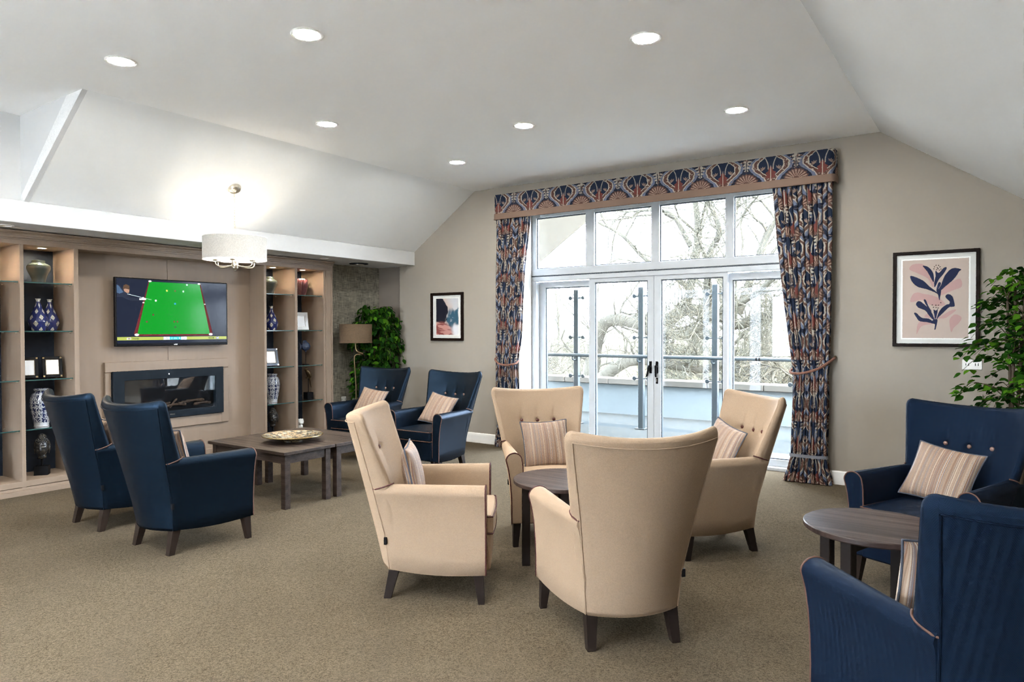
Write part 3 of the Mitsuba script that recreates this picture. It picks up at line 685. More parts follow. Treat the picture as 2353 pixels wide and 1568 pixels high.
tvp('cushion_rail', unary_union([G((.34, .686), (.35, .689), (.218, .129), (.182, .127)), G((.919, .689), (.931, .687), (1.077, .124), (1.041, .125)), G((.19, .127), (1.071, .124), (1.071, .107), (.195, .108))]), 'm_tv_felt_rail', .0012)
for (x, y), r in zip([(.356, .693), (.913, .692), (.285, .462), (.981, .464), (.212, .121), (1.050, .122)], (.018, .018, .011, .011, .024, .024)):
    tvp('pocket', affinity.scale(Point(x, y).buffer(r, 8), 1, .55), 'm_tv_white', .0016)
for (x, y), c in zip([(.54, .6), (.632, .601), (.726, .6), (.769, .675), (.417, .488), (.631, .461), (.388, .335), (.319, .26), (.619, .263), (.656, .263), (.63, .203)], 'yellow brownball ltgrey ltgrey white blue redball redball redball redball ink'.split()):
    tvp('ball', Point(x, y).buffer(.0105, 8), 'm_tv_' + c, .0018)
tvp('player_jacket', G((.012, .644), (.049, .63), (.079, .58), (.104, .56), (.155, .515), (.242, .503), (.242, .482), (.17, .477), (.109, .493), (.069, .515), (.012, .511)), 'm_tv_suit', .0016)
tvp('player_shirt', G((.012, .639), (.034, .63), (.079, .565), (.039, .548), (.012, .557)), 'm_tv_shirt', .0020)
tvp('player_hair', G((.074, .606), (.082, .639), (.109, .649), (.14, .634), (.142, .588), (.129, .556), (.099, .565)), 'm_tv_hair', .0024)
tvp('player_face', G((.080, .595), (.099, .602), (.142, .593), (.135, .559), (.114, .558), (.089, .573)), 'm_tv_skin', .0028)
tvp('player_hand', G((.24, .508), (.263, .508), (.284, .525), (.292, .509), (.316, .505), (.31, .491), (.242, .488)), 'm_tv_white', .0024)
tvp('cue', G((.119, .551), (.369, .497), (.369, .494), (.119, .545)), 'm_tv_ltgrey', .0028)
tvp('score_box', G((.498, .098), (.567, .098), (.567, .065), (.498, .065)), 'm_tv_ltgrey', .0016); tvp('score_box', G((.694, .097), (.761, .097), (.761, .065), (.694, .065)), 'm_tv_ltgrey', .0016)
tvp('frame_box', G((.567, .098), (.694, .097), (.694, .065), (.567, .065)), 'm_tv_teal', .0016)
fl = [G((.11, .091), (.151, .092), (.151, .071), (.11, .07)), G((1.115, .091), (1.152, .091), (1.152, .07), (1.115, .069))]
for g_ in fl: tvp('flag', g_, 'm_tv_white', .0016)
tvp('flag_cross', unary_union([G((.112, .079), (.149, .079), (.149, .084), (.112, .084)), G((.128, .071), (.133, .071), (.133, .091), (.128, .091))]), 'm_tv_redball', .0022)
sal = G((1.115, .069), (1.152, .069), (1.152, .091), (1.115, .091)).difference(unary_union([LineString([(1.115, .069), (1.152, .091)]).buffer(.0028), LineString([(1.115, .091), (1.152, .069)]).buffer(.0028)]))
tvp('flag_saltire', sal, 'm_tv_flag', .0022)
def tvtext(s, x, y, h, m): part(scr, 'caption_text', moved(meshkit.text_mesh(s, h, .0006, True), TVM @ trans(x, y, .0022)), m, False)
tvtext('Trump', .161, .073, .017, 'm_tv_ink'); tvtext('McGill', 1.022, .072, .017, 'm_tv_ink')
tvtext('73', .522, .074, .016, 'm_tv_ink'); tvtext('3', .583, .074, .016, 'm_tv_white'); tvtext('(19)', .610, .074, .014, 'm_tv_white'); tvtext('8', .668, .074, .016, 'm_tv_white'); tvtext('0', .722, .074, .016, 'm_tv_ink')
part(tv, 'badge', moved(box(.615, .655, .009, .017, 0, .001), TVM), 'm_silver')

# ------------------------------------------------------------------ downlights
def downlight(label, x, y):
    k = thing('downlight', label, 'ceiling light', 'recessed ceiling downlights')
    part(k, 'trim_ring', moved(fixn(lat([(.080, .002), (.098, .002), (.100, -.003), (.094, -.008), (.082, -.006), (.080, .002)], 32)), trans(x, y, CE)), 'm_white_gloss')
    d = trimesh.creation.cylinder(radius=.080, height=.003, sections=28); d.apply_translation((x, y, CE - .003))
    part(k, 'diffuser', emit(d, 'm_plastic_white', DOWNLIGHT), None)
DL = [('round recessed downlight nearest the left edge of the photo', -4.90, 2.37), ('large round recessed downlight left of the middle at the top of the photo', -3.52, 2.82),
      ('large round recessed downlight right of the middle at the top of the photo', -1.83, 4.08), ('round recessed downlight in the row above and right of the pendant lamp', -4.90, 4.14),
      ('round recessed downlight in the middle of the ceiling', -3.50, 5.19), ('round recessed downlight above the right half of the patterned pelmet', -1.81, 5.85), ('small round recessed downlight farthest away above the small picture', -4.86, 5.90),
      ('added recessed downlight out of view behind the camera', -1.83, 2.31), ('added recessed downlight out of view behind the camera', -4.90, .60), ('added recessed downlight out of view behind the camera', -3.50, .45),  # this row and the next: unseen fittings added for extra light
      ('added recessed downlight out of view behind the camera', -1.83, .54), ('added recessed downlight out of view behind the camera', -4.90, -1.2), ('added recessed downlight out of view behind the camera', -3.50, -1.9), ('added recessed downlight out of view behind the camera', -1.83, -1.2)]
for a in DL: downlight(*a)
vn = thing('ceiling_vent', 'flat round vent in the soffit in front of the wallpapered alcove', 'vent')
part(vn, 'ring', moved(fixn(lat([(.0, -.012), (.075, -.016), (.125, -.010), (.13, 0), (0, 0)], 32)), trans(-7.20, 6.62, SO)), 'm_charcoal')
part(vn, 'cover', moved(fixn(lat([(0, -.030), (.06, -.030), (.075, -.024), (.075, -.014), (0, -.014)], 28)), trans(-7.20, 6.62, SO)), 'm_nickel')
for lab, yy in (('small unlit downlight ring in the soffit above the right display cabinet', 5.88), ('small unlit downlight ring in the soffit at the left edge of the photo', 2.42)):
    k = thing('soffit_downlight', lab, 'ceiling light')
    part(k, 'trim_ring', moved(fixn(lat([(.04, 0), (.06, 0), (.06, -.006), (.042, -.008), (.04, 0)], 28)), trans(-7.02, yy, SO)), 'm_white_gloss')
    part(k, 'lamp', moved(trimesh.creation.cylinder(radius=.04, height=.004, sections=20), trans(-7.02, yy, SO - .002)), 'm_silver')

# ------------------------------------------------------------------ pendant lamp
def pendant(label, PX, PY, zr, nz):
    pd = thing('pendant_lamp', label, 'pendant lamp')
    nz = np.array(nz, float); nz /= np.linalg.norm(nz)
    rose = lat([(0, .045), (.030, .043), (.052, .030), (.062, .010), (.063, 0), (0, 0)], 32)
    ax = nz; ex = np.cross([0, 1, 0], ax); ex /= np.linalg.norm(ex)
    part(pd, 'ceiling_rose', moved(fixn(rose), frame(ex, np.cross(ax, ex), ax, (PX, PY, zr))), 'm_nickel', label='polished metal ceiling rose')
    zt, zb_ = zr - .055, 2.45
    nl = 15; hl = (zt - zb_) / nl
    for i in range(nl):
        zc = zt - (i + .5) * hl; a = np.linspace(0, 2 * np.pi, 13)[:-1]
        loop = np.stack([.010 * np.cos(a), 0 * a, hl * .60 * np.sin(a)], 1)
        if i % 2: loop = loop[:, [1, 0, 2]]
        part(pd, 'chain_link', tube(loop + [PX, PY, zc], .0022, 5, True), 'm_nickel')
    part(pd, 'stem', tube([(PX, PY, 2.13), (PX, PY, 2.455)], .008, 10), 'm_nickel')
    a = np.linspace(0, 2 * np.pi, 73)
    def ringgrid(r, z0, z1): return grid(np.stack([np.stack([PX + r * np.cos(a), PY + r * np.sin(a), np.full_like(a, z)], 1) for z in np.linspace(z0, z1, 5)]))
    sg = ringgrid(.303, 2.205, 2.43); ug = np.stack([np.tile(a / (2 * np.pi), 5), np.repeat(np.linspace(0, 1, 5), 73)], 1)
    sh = part(pd, 'shade', sg, 'm_pendant_shade', True, uv=ug, label='pale woven drum shade')
    part(sh, 'rim', cat([tube(np.stack([PX + .303 * np.cos(a[:-1]), PY + .303 * np.sin(a[:-1]), np.full(72, z)], 1), .003, 6, True) for z in (2.205, 2.43)]), 'm_shade_lining')
    part(sh, 'spider', cat([tube([(PX, PY, 2.42), (PX + .30 * math.cos(t), PY + .30 * math.sin(t), 2.42)], .003, 6) for t in (.3, 2.4, 4.5)]), 'm_nickel')
    hub = part(pd, 'hub', moved(fixn(lat([(0, -.06), (.008, -.058), (.012, -.045), (.030, -.035), (.036, -.010), (.030, .02), (.012, .035), (0, .035)], 24)), trans(PX, PY, 2.155)), 'm_nickel', 40)
    for i in range(6):
        t = i * math.pi / 3 + .35; c, s = math.cos(t), math.sin(t); q = lambda r, z: (PX + r * c, PY + r * s, z)
        ar = part(pd, 'arm', tube(spline([q(.02, 2.150), q(.10, 2.135), q(.165, 2.135), q(.195, 2.155), q(.197, 2.185)], 5), .006, 8), 'm_nickel')
        part(ar, 'drip_tray', moved(fixn(lat([(0, 0), (.020, .002), (.026, .010), (.020, .012), (.012, .010), (.011, .055), (0, .055)], 16)), trans(*q(.197, 2.185))), 'm_nickel')
        b = trimesh.creation.icosphere(2, .014); b.apply_transform(np.diag([1, 1, 1.7, 1])); b.apply_translation(q(.197, 2.268))
        part(ar, 'bulb', emit(b, 'm_plastic_white', BULB, True), None)
pendant('pendant lamp with a wide pale drum shade hanging from a chain', -6.30, 4.14, CE - .60 * .676, (.676, 0, -1))
def added_uplighter(x, y):  # unseen floor lamp put in to throw light on the ceiling
    k = thing('added_uplighter', 'added fill lamp on a slim brass pole, out of view behind the camera', 'floor lamp', 'fill lamps added behind the camera')
    part(k, 'base', moved(fixn(lat([(0, .0005), (.14, .0005), (.14, .015), (.02, .025), (0, .025)], 32)), trans(x, y, 0)), 'm_brass', 40)
    part(k, 'pole', tube([(x, y, .02), (x, y, 1.82)], .012, 10), 'm_brass')
    part(k, 'bowl', moved(fixn(lat([(0, 1.80), (.06, 1.81), (.12, 1.86), (.16, 1.945), (.156, 1.945), (.115, 1.868), (.06, 1.82), (0, 1.812)], 40)), trans(x, y, 0)), 'm_shade_lining', 40)
    b = trimesh.creation.icosphere(2, .035); b.apply_translation((x, y, 1.86)); part(k, 'bulb', emit(b, 'm_plastic_white', ADDED_UPLIGHT, True), None)
for q_ in ((-3.1, -1.9), (-2.0, -1.9), (-.9, -1.9)): added_uplighter(*q_)

# ------------------------------------------------------------------ pelmet and curtains
PY0, PY1, PXL, PXR = 7.10, 7.278, -5.262, -1.278
pm = thing('pelmet', 'box pelmet in a navy, rust and cream heart and shell print above the window', 'pelmet')
def pelmet_path(off):
    r = .05; pts = [(PXL - off, PY1)]
    for k in range(7): t = math.pi + k * math.pi / 12; pts.append((PXL - off + r + r * math.cos(t), PY0 - off + r + r * math.sin(t)))
    n = 60
    for k in range(1, n): pts.append((PXL + r + (PXR - PXL - 2 * r) * k / n, PY0 - off))
    for k in range(7): t = -math.pi / 2 + k * math.pi / 12; pts.append((PXR + off - r + r * math.cos(t), PY0 - off + r + r * math.sin(t)))
    pts.append((PXR + off, PY1)); return np.array(pts)
def wrap(off, z0, z1, nz=6):
    p = pelmet_path(off); L = np.r_[0, np.cumsum(np.hypot(*np.diff(p, axis=0).T))]; zs = np.linspace(z0, z1, nz)
    g = np.stack([np.c_[p, np.full(len(p), z)] for z in zs]); uv = np.stack([np.tile(L, nz), np.repeat(zs, len(p))], 1)
    return grid(g), uv
m, uv = wrap(0, 2.955, 3.200); uv[:, 1] = (uv[:, 1] - 2.965) * RW / .262 + 4 * RW + .004
part(pm, 'fabric', m, 'm_print', True, uv=uv)
m, uv = wrap(.006, 2.890, 2.962, 3); part(pm, 'band', m, 'm_pelmet_band', 40, label='plain tan band along the lower edge')
part(pm, 'band_return', box(PXL, PXR, PY0, PY0 + .02, 2.889, 2.892), 'm_pelmet_band')
part(pm, 'board', box(PXL + .004, PXR - .004, PY0 + .004, PY1, 3.185, 3.197), 'm_wall')
def interp(x, xs, ys): return np.interp(x, xs, ys)
def curtain(name, label, zs, xi, xo, cloth, npl, hookx, hookside, ybase=7.185):
    """zs: heights; xi, xo: inner and outer edge at each height"""
    k = thing(name, label, 'curtain'); nz, nu = 150, npl * 14
    Z = np.linspace(zs[0], zs[-1], nz); order = np.argsort(zs)
    A = np.interp(Z, np.array(zs)[order], np.array(xi)[order]); B = np.interp(Z, np.array(zs)[order], np.array(xo)[order])
    ker = np.hanning(9); ker /= ker.sum()
    A = np.convolve(np.pad(A, 4, 'edge'), ker, 'valid'); B = np.convolve(np.pad(B, 4, 'edge'), ker, 'valid')
    u = np.linspace(0, 1, nu); rr = np.random.default_rng(3); ph = rr.uniform(-.5, .5, npl + 2)
    P3 = np.zeros((nz, nu, 3))
    for i, z in enumerate(Z):
        w = abs(B[i] - A[i]); pinch = np.exp(-((z - 1.10) / .16) ** 2) + .8 * np.exp(-((z - .265) / .05) ** 2)
        amp = (.040 + .02 * max(0, .3 - z)) * (1 - .50 * min(pinch, 1)); wob = np.interp(u * npl, np.arange(npl + 2), ph) * .9
        t = 2 * np.pi * npl * u + wob + .35 * math.sin(z * 2.1)
        P3[i, :, 0] = A[i] + (B[i] - A[i]) * u + .35 * w / npl * np.sin(2 * t)
        P3[i, :, 1] = ybase - .012 + amp * np.cos(t) - .02 * np.exp(-((z - 1.1) / .2) ** 2) + .008 * np.sin(t * .37 + z * 5)
        P3[i, :, 2] = z
    UV = np.stack([np.tile(u * cloth, nz), np.repeat(Z, nu)], 1)
    part(k, 'drape', grid(P3), 'm_print', True, uv=UV)
    return k
cr = curtain('curtain', 'long patterned curtain at the right of the glass doors, held by a rope', [2.93, 2.30, 1.75, 1.18, 1.05, .80, .30, .26, .14, .008],
             [-1.860, -1.795, -1.740, -1.665, -1.640, -1.650, -1.672, -1.672, -1.70, -1.745], [-1.300, -1.302, -1.310, -1.325, -1.335, -1.335, -1.340, -1.342, -1.32, -1.285], 2.3, 12, -1.30, 1)
cl = curtain('curtain', 'long patterned curtain at the left of the glass doors, held by a rope', [2.93, 2.30, 1.75, 1.18, 1.05, .80, .30, .26, .14, .008],
             [-5.250, -5.252, -5.255, -5.262, -5.255, -5.25, -5.25, -5.25, -5.27, -5.29], [-4.765, -4.83, -4.88, -4.925, -4.945, -4.94, -4.92, -4.92, -4.90, -4.87], 2.2, 11, -5.26, -1)
def rope(k, pts):
    s = spline(pts, 12); L = np.r_[0, np.cumsum(np.linalg.norm(np.diff(s, axis=0), axis=1))]
    t = np.gradient(s, axis=0); t /= np.linalg.norm(t, axis=1, keepdims=True); n1 = np.cross(t, [0, 0.3, 1]); n1 /= np.linalg.norm(n1, axis=1, keepdims=True); n2 = np.cross(t, n1)
    ss = spline(s, 3)
    return None
def twisted(pts, r=.011):
    s = spline(pts, 16); s = spline(s, 2); L = np.r_[0, np.cumsum(np.linalg.norm(np.diff(s, axis=0), axis=1))]
    t = np.gradient(s, axis=0); t /= np.linalg.norm(t, axis=1, keepdims=True); n1 = np.cross(t, [0.1, 0.3, 1]); n1 /= np.linalg.norm(n1, axis=1, keepdims=True); n2 = np.cross(t, n1); ms = []
    for j in range(3):
        a = L / .045 * 2 * np.pi + j * 2 * np.pi / 3
        ms.append(tube(s + .62 * r * (np.cos(a)[:, None] * n1 + np.sin(a)[:, None] * n2), r * .58, 6))
    return cat(ms)
part(cr, 'tie_back', twisted([(-1.287, 7.255, 1.225), (-1.315, 7.15, 1.19), (-1.40, 7.085, 1.125), (-1.52, 7.072, 1.080), (-1.63, 7.085, 1.070), (-1.672, 7.14, 1.085), (-1.66, 7.20, 1.11)]), 'm_rope', 40, label='tan twisted rope tie')
part(cr, 'hook', cat([tube([(-1.287, 7.28, 1.225), (-1.287, 7.25, 1.225)], .005, 8), moved(trimesh.creation.icosphere(2, .013), trans(-1.287, 7.245, 1.23))]), 'm_brass', label='brass tie hook')
part(cl, 'tie_back', twisted([(-5.275, 7.255, 1.15), (-5.25, 7.12, 1.125), (-5.17, 7.078, 1.075), (-5.07, 7.075, 1.055), (-4.97, 7.085, 1.065), (-4.93, 7.13, 1.08), (-4.945, 7.20, 1.11)]), 'm_rope', 40, label='tan twisted rope tie')
a = np.linspace(0, np.pi, 24)
for k, xa, xb in ((cr, -1.682, -1.332), (cl, -5.258, -4.915)):
    mid, hw = (xa + xb) / 2, (xb - xa) / 2
    q = np.stack([mid - hw * np.cos(a), 7.18 - .065 * np.sin(a) ** .4], 1)
    part(k, 'hem_band', grid(np.stack([np.c_[q, np.full(24, z)] for z in (.252, .262, .272, .282)])), 'm_clear_band', True, label='clear plastic band around the lower part')

# ------------------------------------------------------------------ framed pictures and wall sockets
def picture(label, x0, x1, z0, z1, w, mat_in, name='framed_picture'):
    k = thing(name, label, 'picture'); y = YW
    part(k, 'frame', cat([box(x0, x0 + w, y - .032, y - .002, z0, z1, .004), box(x1 - w, x1, y - .032, y - .002, z0, z1, .004), box(x0 + w * .5, x1 - w * .5, y - .032, y - .002, z1 - w, z1, .004), box(x0 + w * .5, x1 - w * .5, y - .032, y - .002, z0, z0 + w, .004)]), 'm_picture_frame', label='dark brown frame')
    part(k, 'mount', box(x0 + w * .6, x1 - w * .6, y - .014, y - .004, z0 + w * .6, z1 - w * .6), 'm_mat_white', label='white mount')
    a, b, c, d = mat_in
    part(k, 'mount_edge', cat([box(a - .012, b + .012, y - .0155, y - .0145, c - .012, d + .012)]), 'm_plastic_white')
    return k
p1 = picture('small dark framed abstract picture in navy, teal and rust', -6.460, -5.886, 1.349, 2.005, .036, (-6.365, -5.968, 1.430, 1.926))
g = np.array([[[-6.365, 7.264, 1.430], [-5.968, 7.264, 1.430]], [[-6.365, 7.264, 1.926], [-5.968, 7.264, 1.926]]])
part(p1, 'print', grid(g), 'm_abstract', True, uv=np.array([[0, 0], [1, 0], [0, 1], [1, 1]], float))
ox, oz = -0.803, 1.338
p2 = picture('large dark framed print of navy leaves on blush behind the artificial tree', ox, ox + .665, oz, oz + .86, .029, (ox + .078, ox + .584, oz + .078, oz + .782))
part(p2, 'print', box(ox + .078, ox + .584, 7.262, 7.2642, oz + .078, oz + .782), 'm_print_blush')
NAVY = {'l1': [(0.138, 0.636), (0.162, 0.638), (0.24, 0.595), (0.292, 0.538), (0.343, 0.491), (0.369, 0.451), (0.367, 0.421), (0.352, 0.471), (0.275, 0.514), (0.197, 0.542), (0.153, 0.59)], 'l2': [(0.236, 0.728), (0.275, 0.718), (0.309, 0.677), (0.322, 0.631), (0.32, 0.577), (0.292, 0.633), (0.266, 0.684)], 'l3': [(0.335, 0.68), (0.36, 0.659), (0.399, 0.704), (0.42, 0.7), (0.394, 0.647), (0.36, 0.599), (0.331, 0.532), (0.325, 0.572), (0.335, 0.63)], 'l4': [(0.528, 0.681), (0.486, 0.696), (0.445, 0.684), (0.403, 0.627), (0.377, 0.549), (0.352, 0.501), (0.369, 0.495), (0.411, 0.538), (0.461, 0.585), (0.495, 0.632), (0.511, 0.665)], 'l5': [(0.36, 0.575), (0.377, 0.569), (0.369, 0.54), (0.343, 0.501), (0.348, 0.541)], 'stem': [(0.343, 0.511), (0.377, 0.51), (0.367, 0.416), (0.356, 0.461)], 'm1': [(0.171, 0.302), (0.188, 0.305), (0.232, 0.261), (0.283, 0.253), (0.322, 0.224), (0.335, 0.204), (0.275, 0.22), (0.214, 0.231), (0.188, 0.267)], 'm2': [(0.186, 0.382), (0.197, 0.407), (0.223, 0.406), (0.275, 0.355), (0.309, 0.304), (0.331, 0.234), (0.292, 0.275), (0.258, 0.325), (0.206, 0.352)], 'm3': [(0.245, 0.42), (0.262, 0.42), (0.283, 0.364), (0.309, 0.314), (0.275, 0.355)], 'm4': [(0.478, 0.359), (0.445, 0.355), (0.411, 0.321), (0.36, 0.263), (0.335, 0.224), (0.343, 0.244), (0.369, 0.322), (0.411, 0.37), (0.445, 0.379)], 'm5': [(0.411, 0.449), (0.428, 0.468), (0.461, 0.452), (0.478, 0.398), (0.478, 0.359), (0.436, 0.36), (0.445, 0.399), (0.42, 0.429)], 'm6': [(0.322, 0.333), (0.339, 0.323), (0.354, 0.335), (0.348, 0.283), (0.335, 0.244), (0.328, 0.284)], 'stem2': [(0.314, 0.234), (0.352, 0.244), (0.34, 0.164), (0.33, 0.157), (0.333, 0.204)]}
PINK = {'p1': [(0.131, 0.702), (0.153, 0.741), (0.214, 0.749), (0.258, 0.724), (0.318, 0.621), (0.322, 0.542), (0.309, 0.542), (0.275, 0.614), (0.188, 0.668)], 'p2': [(0.377, 0.46), (0.386, 0.509), (0.445, 0.566), (0.52, 0.601), (0.532, 0.532), (0.478, 0.505), (0.42, 0.478)], 'p3': [(0.144, 0.404), (0.157, 0.469), (0.197, 0.49), (0.249, 0.475), (0.292, 0.466), (0.36, 0.436), (0.411, 0.38), (0.36, 0.362), (0.292, 0.379), (0.232, 0.421)], 'p4': [(0.258, 0.265), (0.275, 0.295), (0.309, 0.264), (0.377, 0.273), (0.445, 0.32), (0.495, 0.329), (0.445, 0.281), (0.394, 0.253)], 'p5': [(0.206, 0.216), (0.275, 0.23), (0.326, 0.209), (0.232, 0.186), (0.192, 0.111)], 'p6': [(0.443, 0.222), (0.453, 0.261), (0.486, 0.288), (0.532, 0.264), (0.52, 0.221), (0.478, 0.172), (0.457, 0.133)]}
DOTS = [(0.339, 0.729), (0.359, 0.726), (0.326, 0.715), (0.348, 0.707), (0.369, 0.713), (0.322, 0.696), (0.354, 0.697), (0.376, 0.693), (0.365, 0.683), (0.343, 0.689), (0.377, 0.394), (0.312, 0.375), (0.339, 0.373), (0.359, 0.372), (0.322, 0.353), (0.342, 0.351), (0.356, 0.347)]
def rnd(pts):
    p = np.array(pts); q = spline(np.vstack([p[-1:], p, p[:2]]), 5)[5:-5]; s = Polygon(q).buffer(0)
    return s if s.geom_type == 'Polygon' else max(s.geoms, key=lambda g_: g_.area)
WP = frame((1, 0, 0), (0, 0, 1), (0, -1, 0), (ox, 0, oz))
for pts in PINK.values(): part(p2, 'pink_shape', moved(extr(rnd(pts), .0004), trans(0, 7.2619, 0) @ WP), 'm_print_pink', False)
for pts in NAVY.values(): part(p2, 'navy_leaf', moved(extr(rnd(pts), .0004), trans(0, 7.2613, 0) @ WP), 'm_print_navy', False)
for x, y in DOTS: part(p2, 'dot', moved(extr(Point(x, y).buffer(.0048, 6), .0004), trans(0, 7.2613, 0) @ WP), 'm_print_dots', False)
def socket(label, M, w=.146, h=.086):
    k = thing('wall_socket', label, 'socket')
    part(k, 'plate', moved(box(-w / 2, w / 2, -h / 2, h / 2, 0, .009, .003), M), 'm_plastic_white')
    part(k, 'slots', moved(cat([box(sx - .003, sx + .003, -.01, .012, .009, .0095) for sx in (-.045, -.025, .025, .045)]), M), 'm_charcoal', False)
socket('white double socket on the wall behind the artificial tree at the right', frame((1, 0, 0), (0, 0, 1), (0, -1, 0), (-.19, YW, 1.185)))
socket('white double socket on the wallpaper left of the floor lamp pole', frame((0, 1, 0), (0, 0, 1), (1, 0, 0), (-7.55, 6.64, .52)), .086)
socket('white double socket on the wallpaper right of the floor lamp pole', frame((0, 1, 0), (0, 0, 1), (1, 0, 0), (-7.55, 6.88, .53)), .146)

# ------------------------------------------------------------------ wing armchairs (local: x right, y forward, z up)
def backrest_mesh():
    zk = [.160, .37, .63, .78, 1.03]
    wseam = lambda z: np.interp(z, zk, [.232, .250, .286, .312, .356])
    yside = lambda z: np.interp(z, [.160, .33, .617, 1.03], [.014, 0, -.064, -.158])
    yrc = lambda z: np.interp(z, [.160, .49, .80, 1.03], [-.060, -.140, -.215, -.275])
    wf = lambda z: wseam(z) + np.interp(z, [.16, .60, 1.03], [.004, .018, .020])
    yfs = lambda z: np.interp(z, [.160, .47, .62, .79, 1.04], [.120, .085, .048, -.014, -.102])
    yfc = lambda z: np.interp(z, [.160, .47, .79, 1.04], [.06, -.005, -.110, -.205])
    nF, nR, nS = 61, 31, 7
    def loop(z):
        s = np.linspace(-1, 1, nR); w = wseam(z)
        rear = np.stack([s * w, yside(z) + (yrc(z) - yside(z)) * (1 - s * s)], 1)
        W = wf(z); sf = np.linspace(1, -1, nF)
        xf = sf * (W - .022)
        front = np.stack([xf, yfc(z) + (yfs(z) - yfc(z)) * np.abs(sf) ** 2.2], 1)
        d = np.zeros(nF)
        for bx, by in ((-.13, .79), (0, .785), (.13, .79)):
            r2 = (xf - bx) ** 2 + (z - by) ** 2
            d += .017 * np.exp(-r2 / .018 ** 2) + .006 * np.exp(-r2 / .06 ** 2)
            d += .006 * np.exp(-((xf - bx) / .012) ** 2) * np.exp(-((z - by - .055) / .045) ** 2)
            d += .005 * np.exp(-((xf - bx) / .016) ** 2) * np.exp(-((z - by + .07) / .06) ** 2)
        front[:, 1] -= d
        a0, b0 = np.array([w, yside(z)]), np.array([W - .022, yfs(z)])
        side = []
        for t in np.linspace(0, 1, nS + 2)[1:-1]:
            q = a0 + (b0 - a0) * t; bul = math.sin(math.pi * t ** 1.25) * .016 + (W - w) * t * 0.6
            side.append(q + [bul, 0])
        side = np.array(side); left = side[::-1] * [-1, 1]
        return np.vstack([rear, side, front, left])
    Z = list(np.linspace(.160, .70, 26)) + list(np.linspace(.71, .87, 27)) + list(np.linspace(.885, .985, 8))
    loops = [np.c_[loop(z), np.full(len(loop(z)), z)] for z in Z]
    zt = lambda x: 1.022 + .034 * np.clip(np.abs(x) / .37, 0, 1) ** 2.2
    base = loop(1.0); xs = base[:, 0]
    nl = len(base); rear_i = np.arange(nl) < nR
    # centre line the top closes towards
    mid = base.copy(); sx = np.clip(xs, -.335, .335); s = sx / .345
    mid[:, 0] = sx
    mid[:, 1] = (yside(1.02) + (yrc(1.02) - yside(1.02)) * (1 - s * s) + yfc(1.02) + (yfs(1.02) - yfc(1.02)) * np.abs(s) ** 2.2) / 2
    for th in np.linspace(0.12, math.pi / 2, 8):
        q = mid + (base - mid) * math.cos(th) ** .9
        z0 = 1.0; zz = z0 + (zt(q[:, 0]) - z0) * math.sin(th)
        loops.append(np.c_[q, zz])
    m = grid(np.array(loops), True)
    cap = loops[0]; c = len(m.vertices); v = np.vstack([m.vertices, cap.mean(0)]); f = np.vstack([m.faces, [(c, (i + 1) % nl, i) for i in range(nl)]])
    seam = [np.array([(sgn * (wseam(z) - .001), yside(z) - .002, z) for z in np.linspace(.165, 1.0, 24)]) for sgn in (-1, 1)]
    s = np.linspace(-1, 1, 31); top = np.stack([s * (wseam(1.0) - .001), yside(1.0) + (yrc(1.0) - yside(1.0)) * (1 - s * s) - .002, 1.0 - .022 * (1 - s * s)], 1)
    zj = .625; join = []
    for sgn in (-1, 1):
        L_ = loop(zj); pts = L_[nR:nR + nS] * [sgn, 1]
        join.append(np.c_[np.vstack([[sgn * wseam(zj), yside(zj)], pts + [sgn * .003, 0], [sgn * (wf(zj) - .016), yfs(zj) + .004]]), np.r_[zj, np.linspace(zj, zj + .028, nS), zj + .034]])
    btn = [(bx, np.interp(abs(bx) / (wf(by) - .022), [0, 1], [0, 1]) * 0 + yfc(by) + (yfs(by) - yfc(by)) * (abs(bx) / (wf(by) - .022)) ** 2.2 - .0155, by) for bx, by in ((-.13, .79), (0, .785), (.13, .79))]
    return fixn(trimesh.Trimesh(v, f, process=False)), seam, top, join, btn, yside

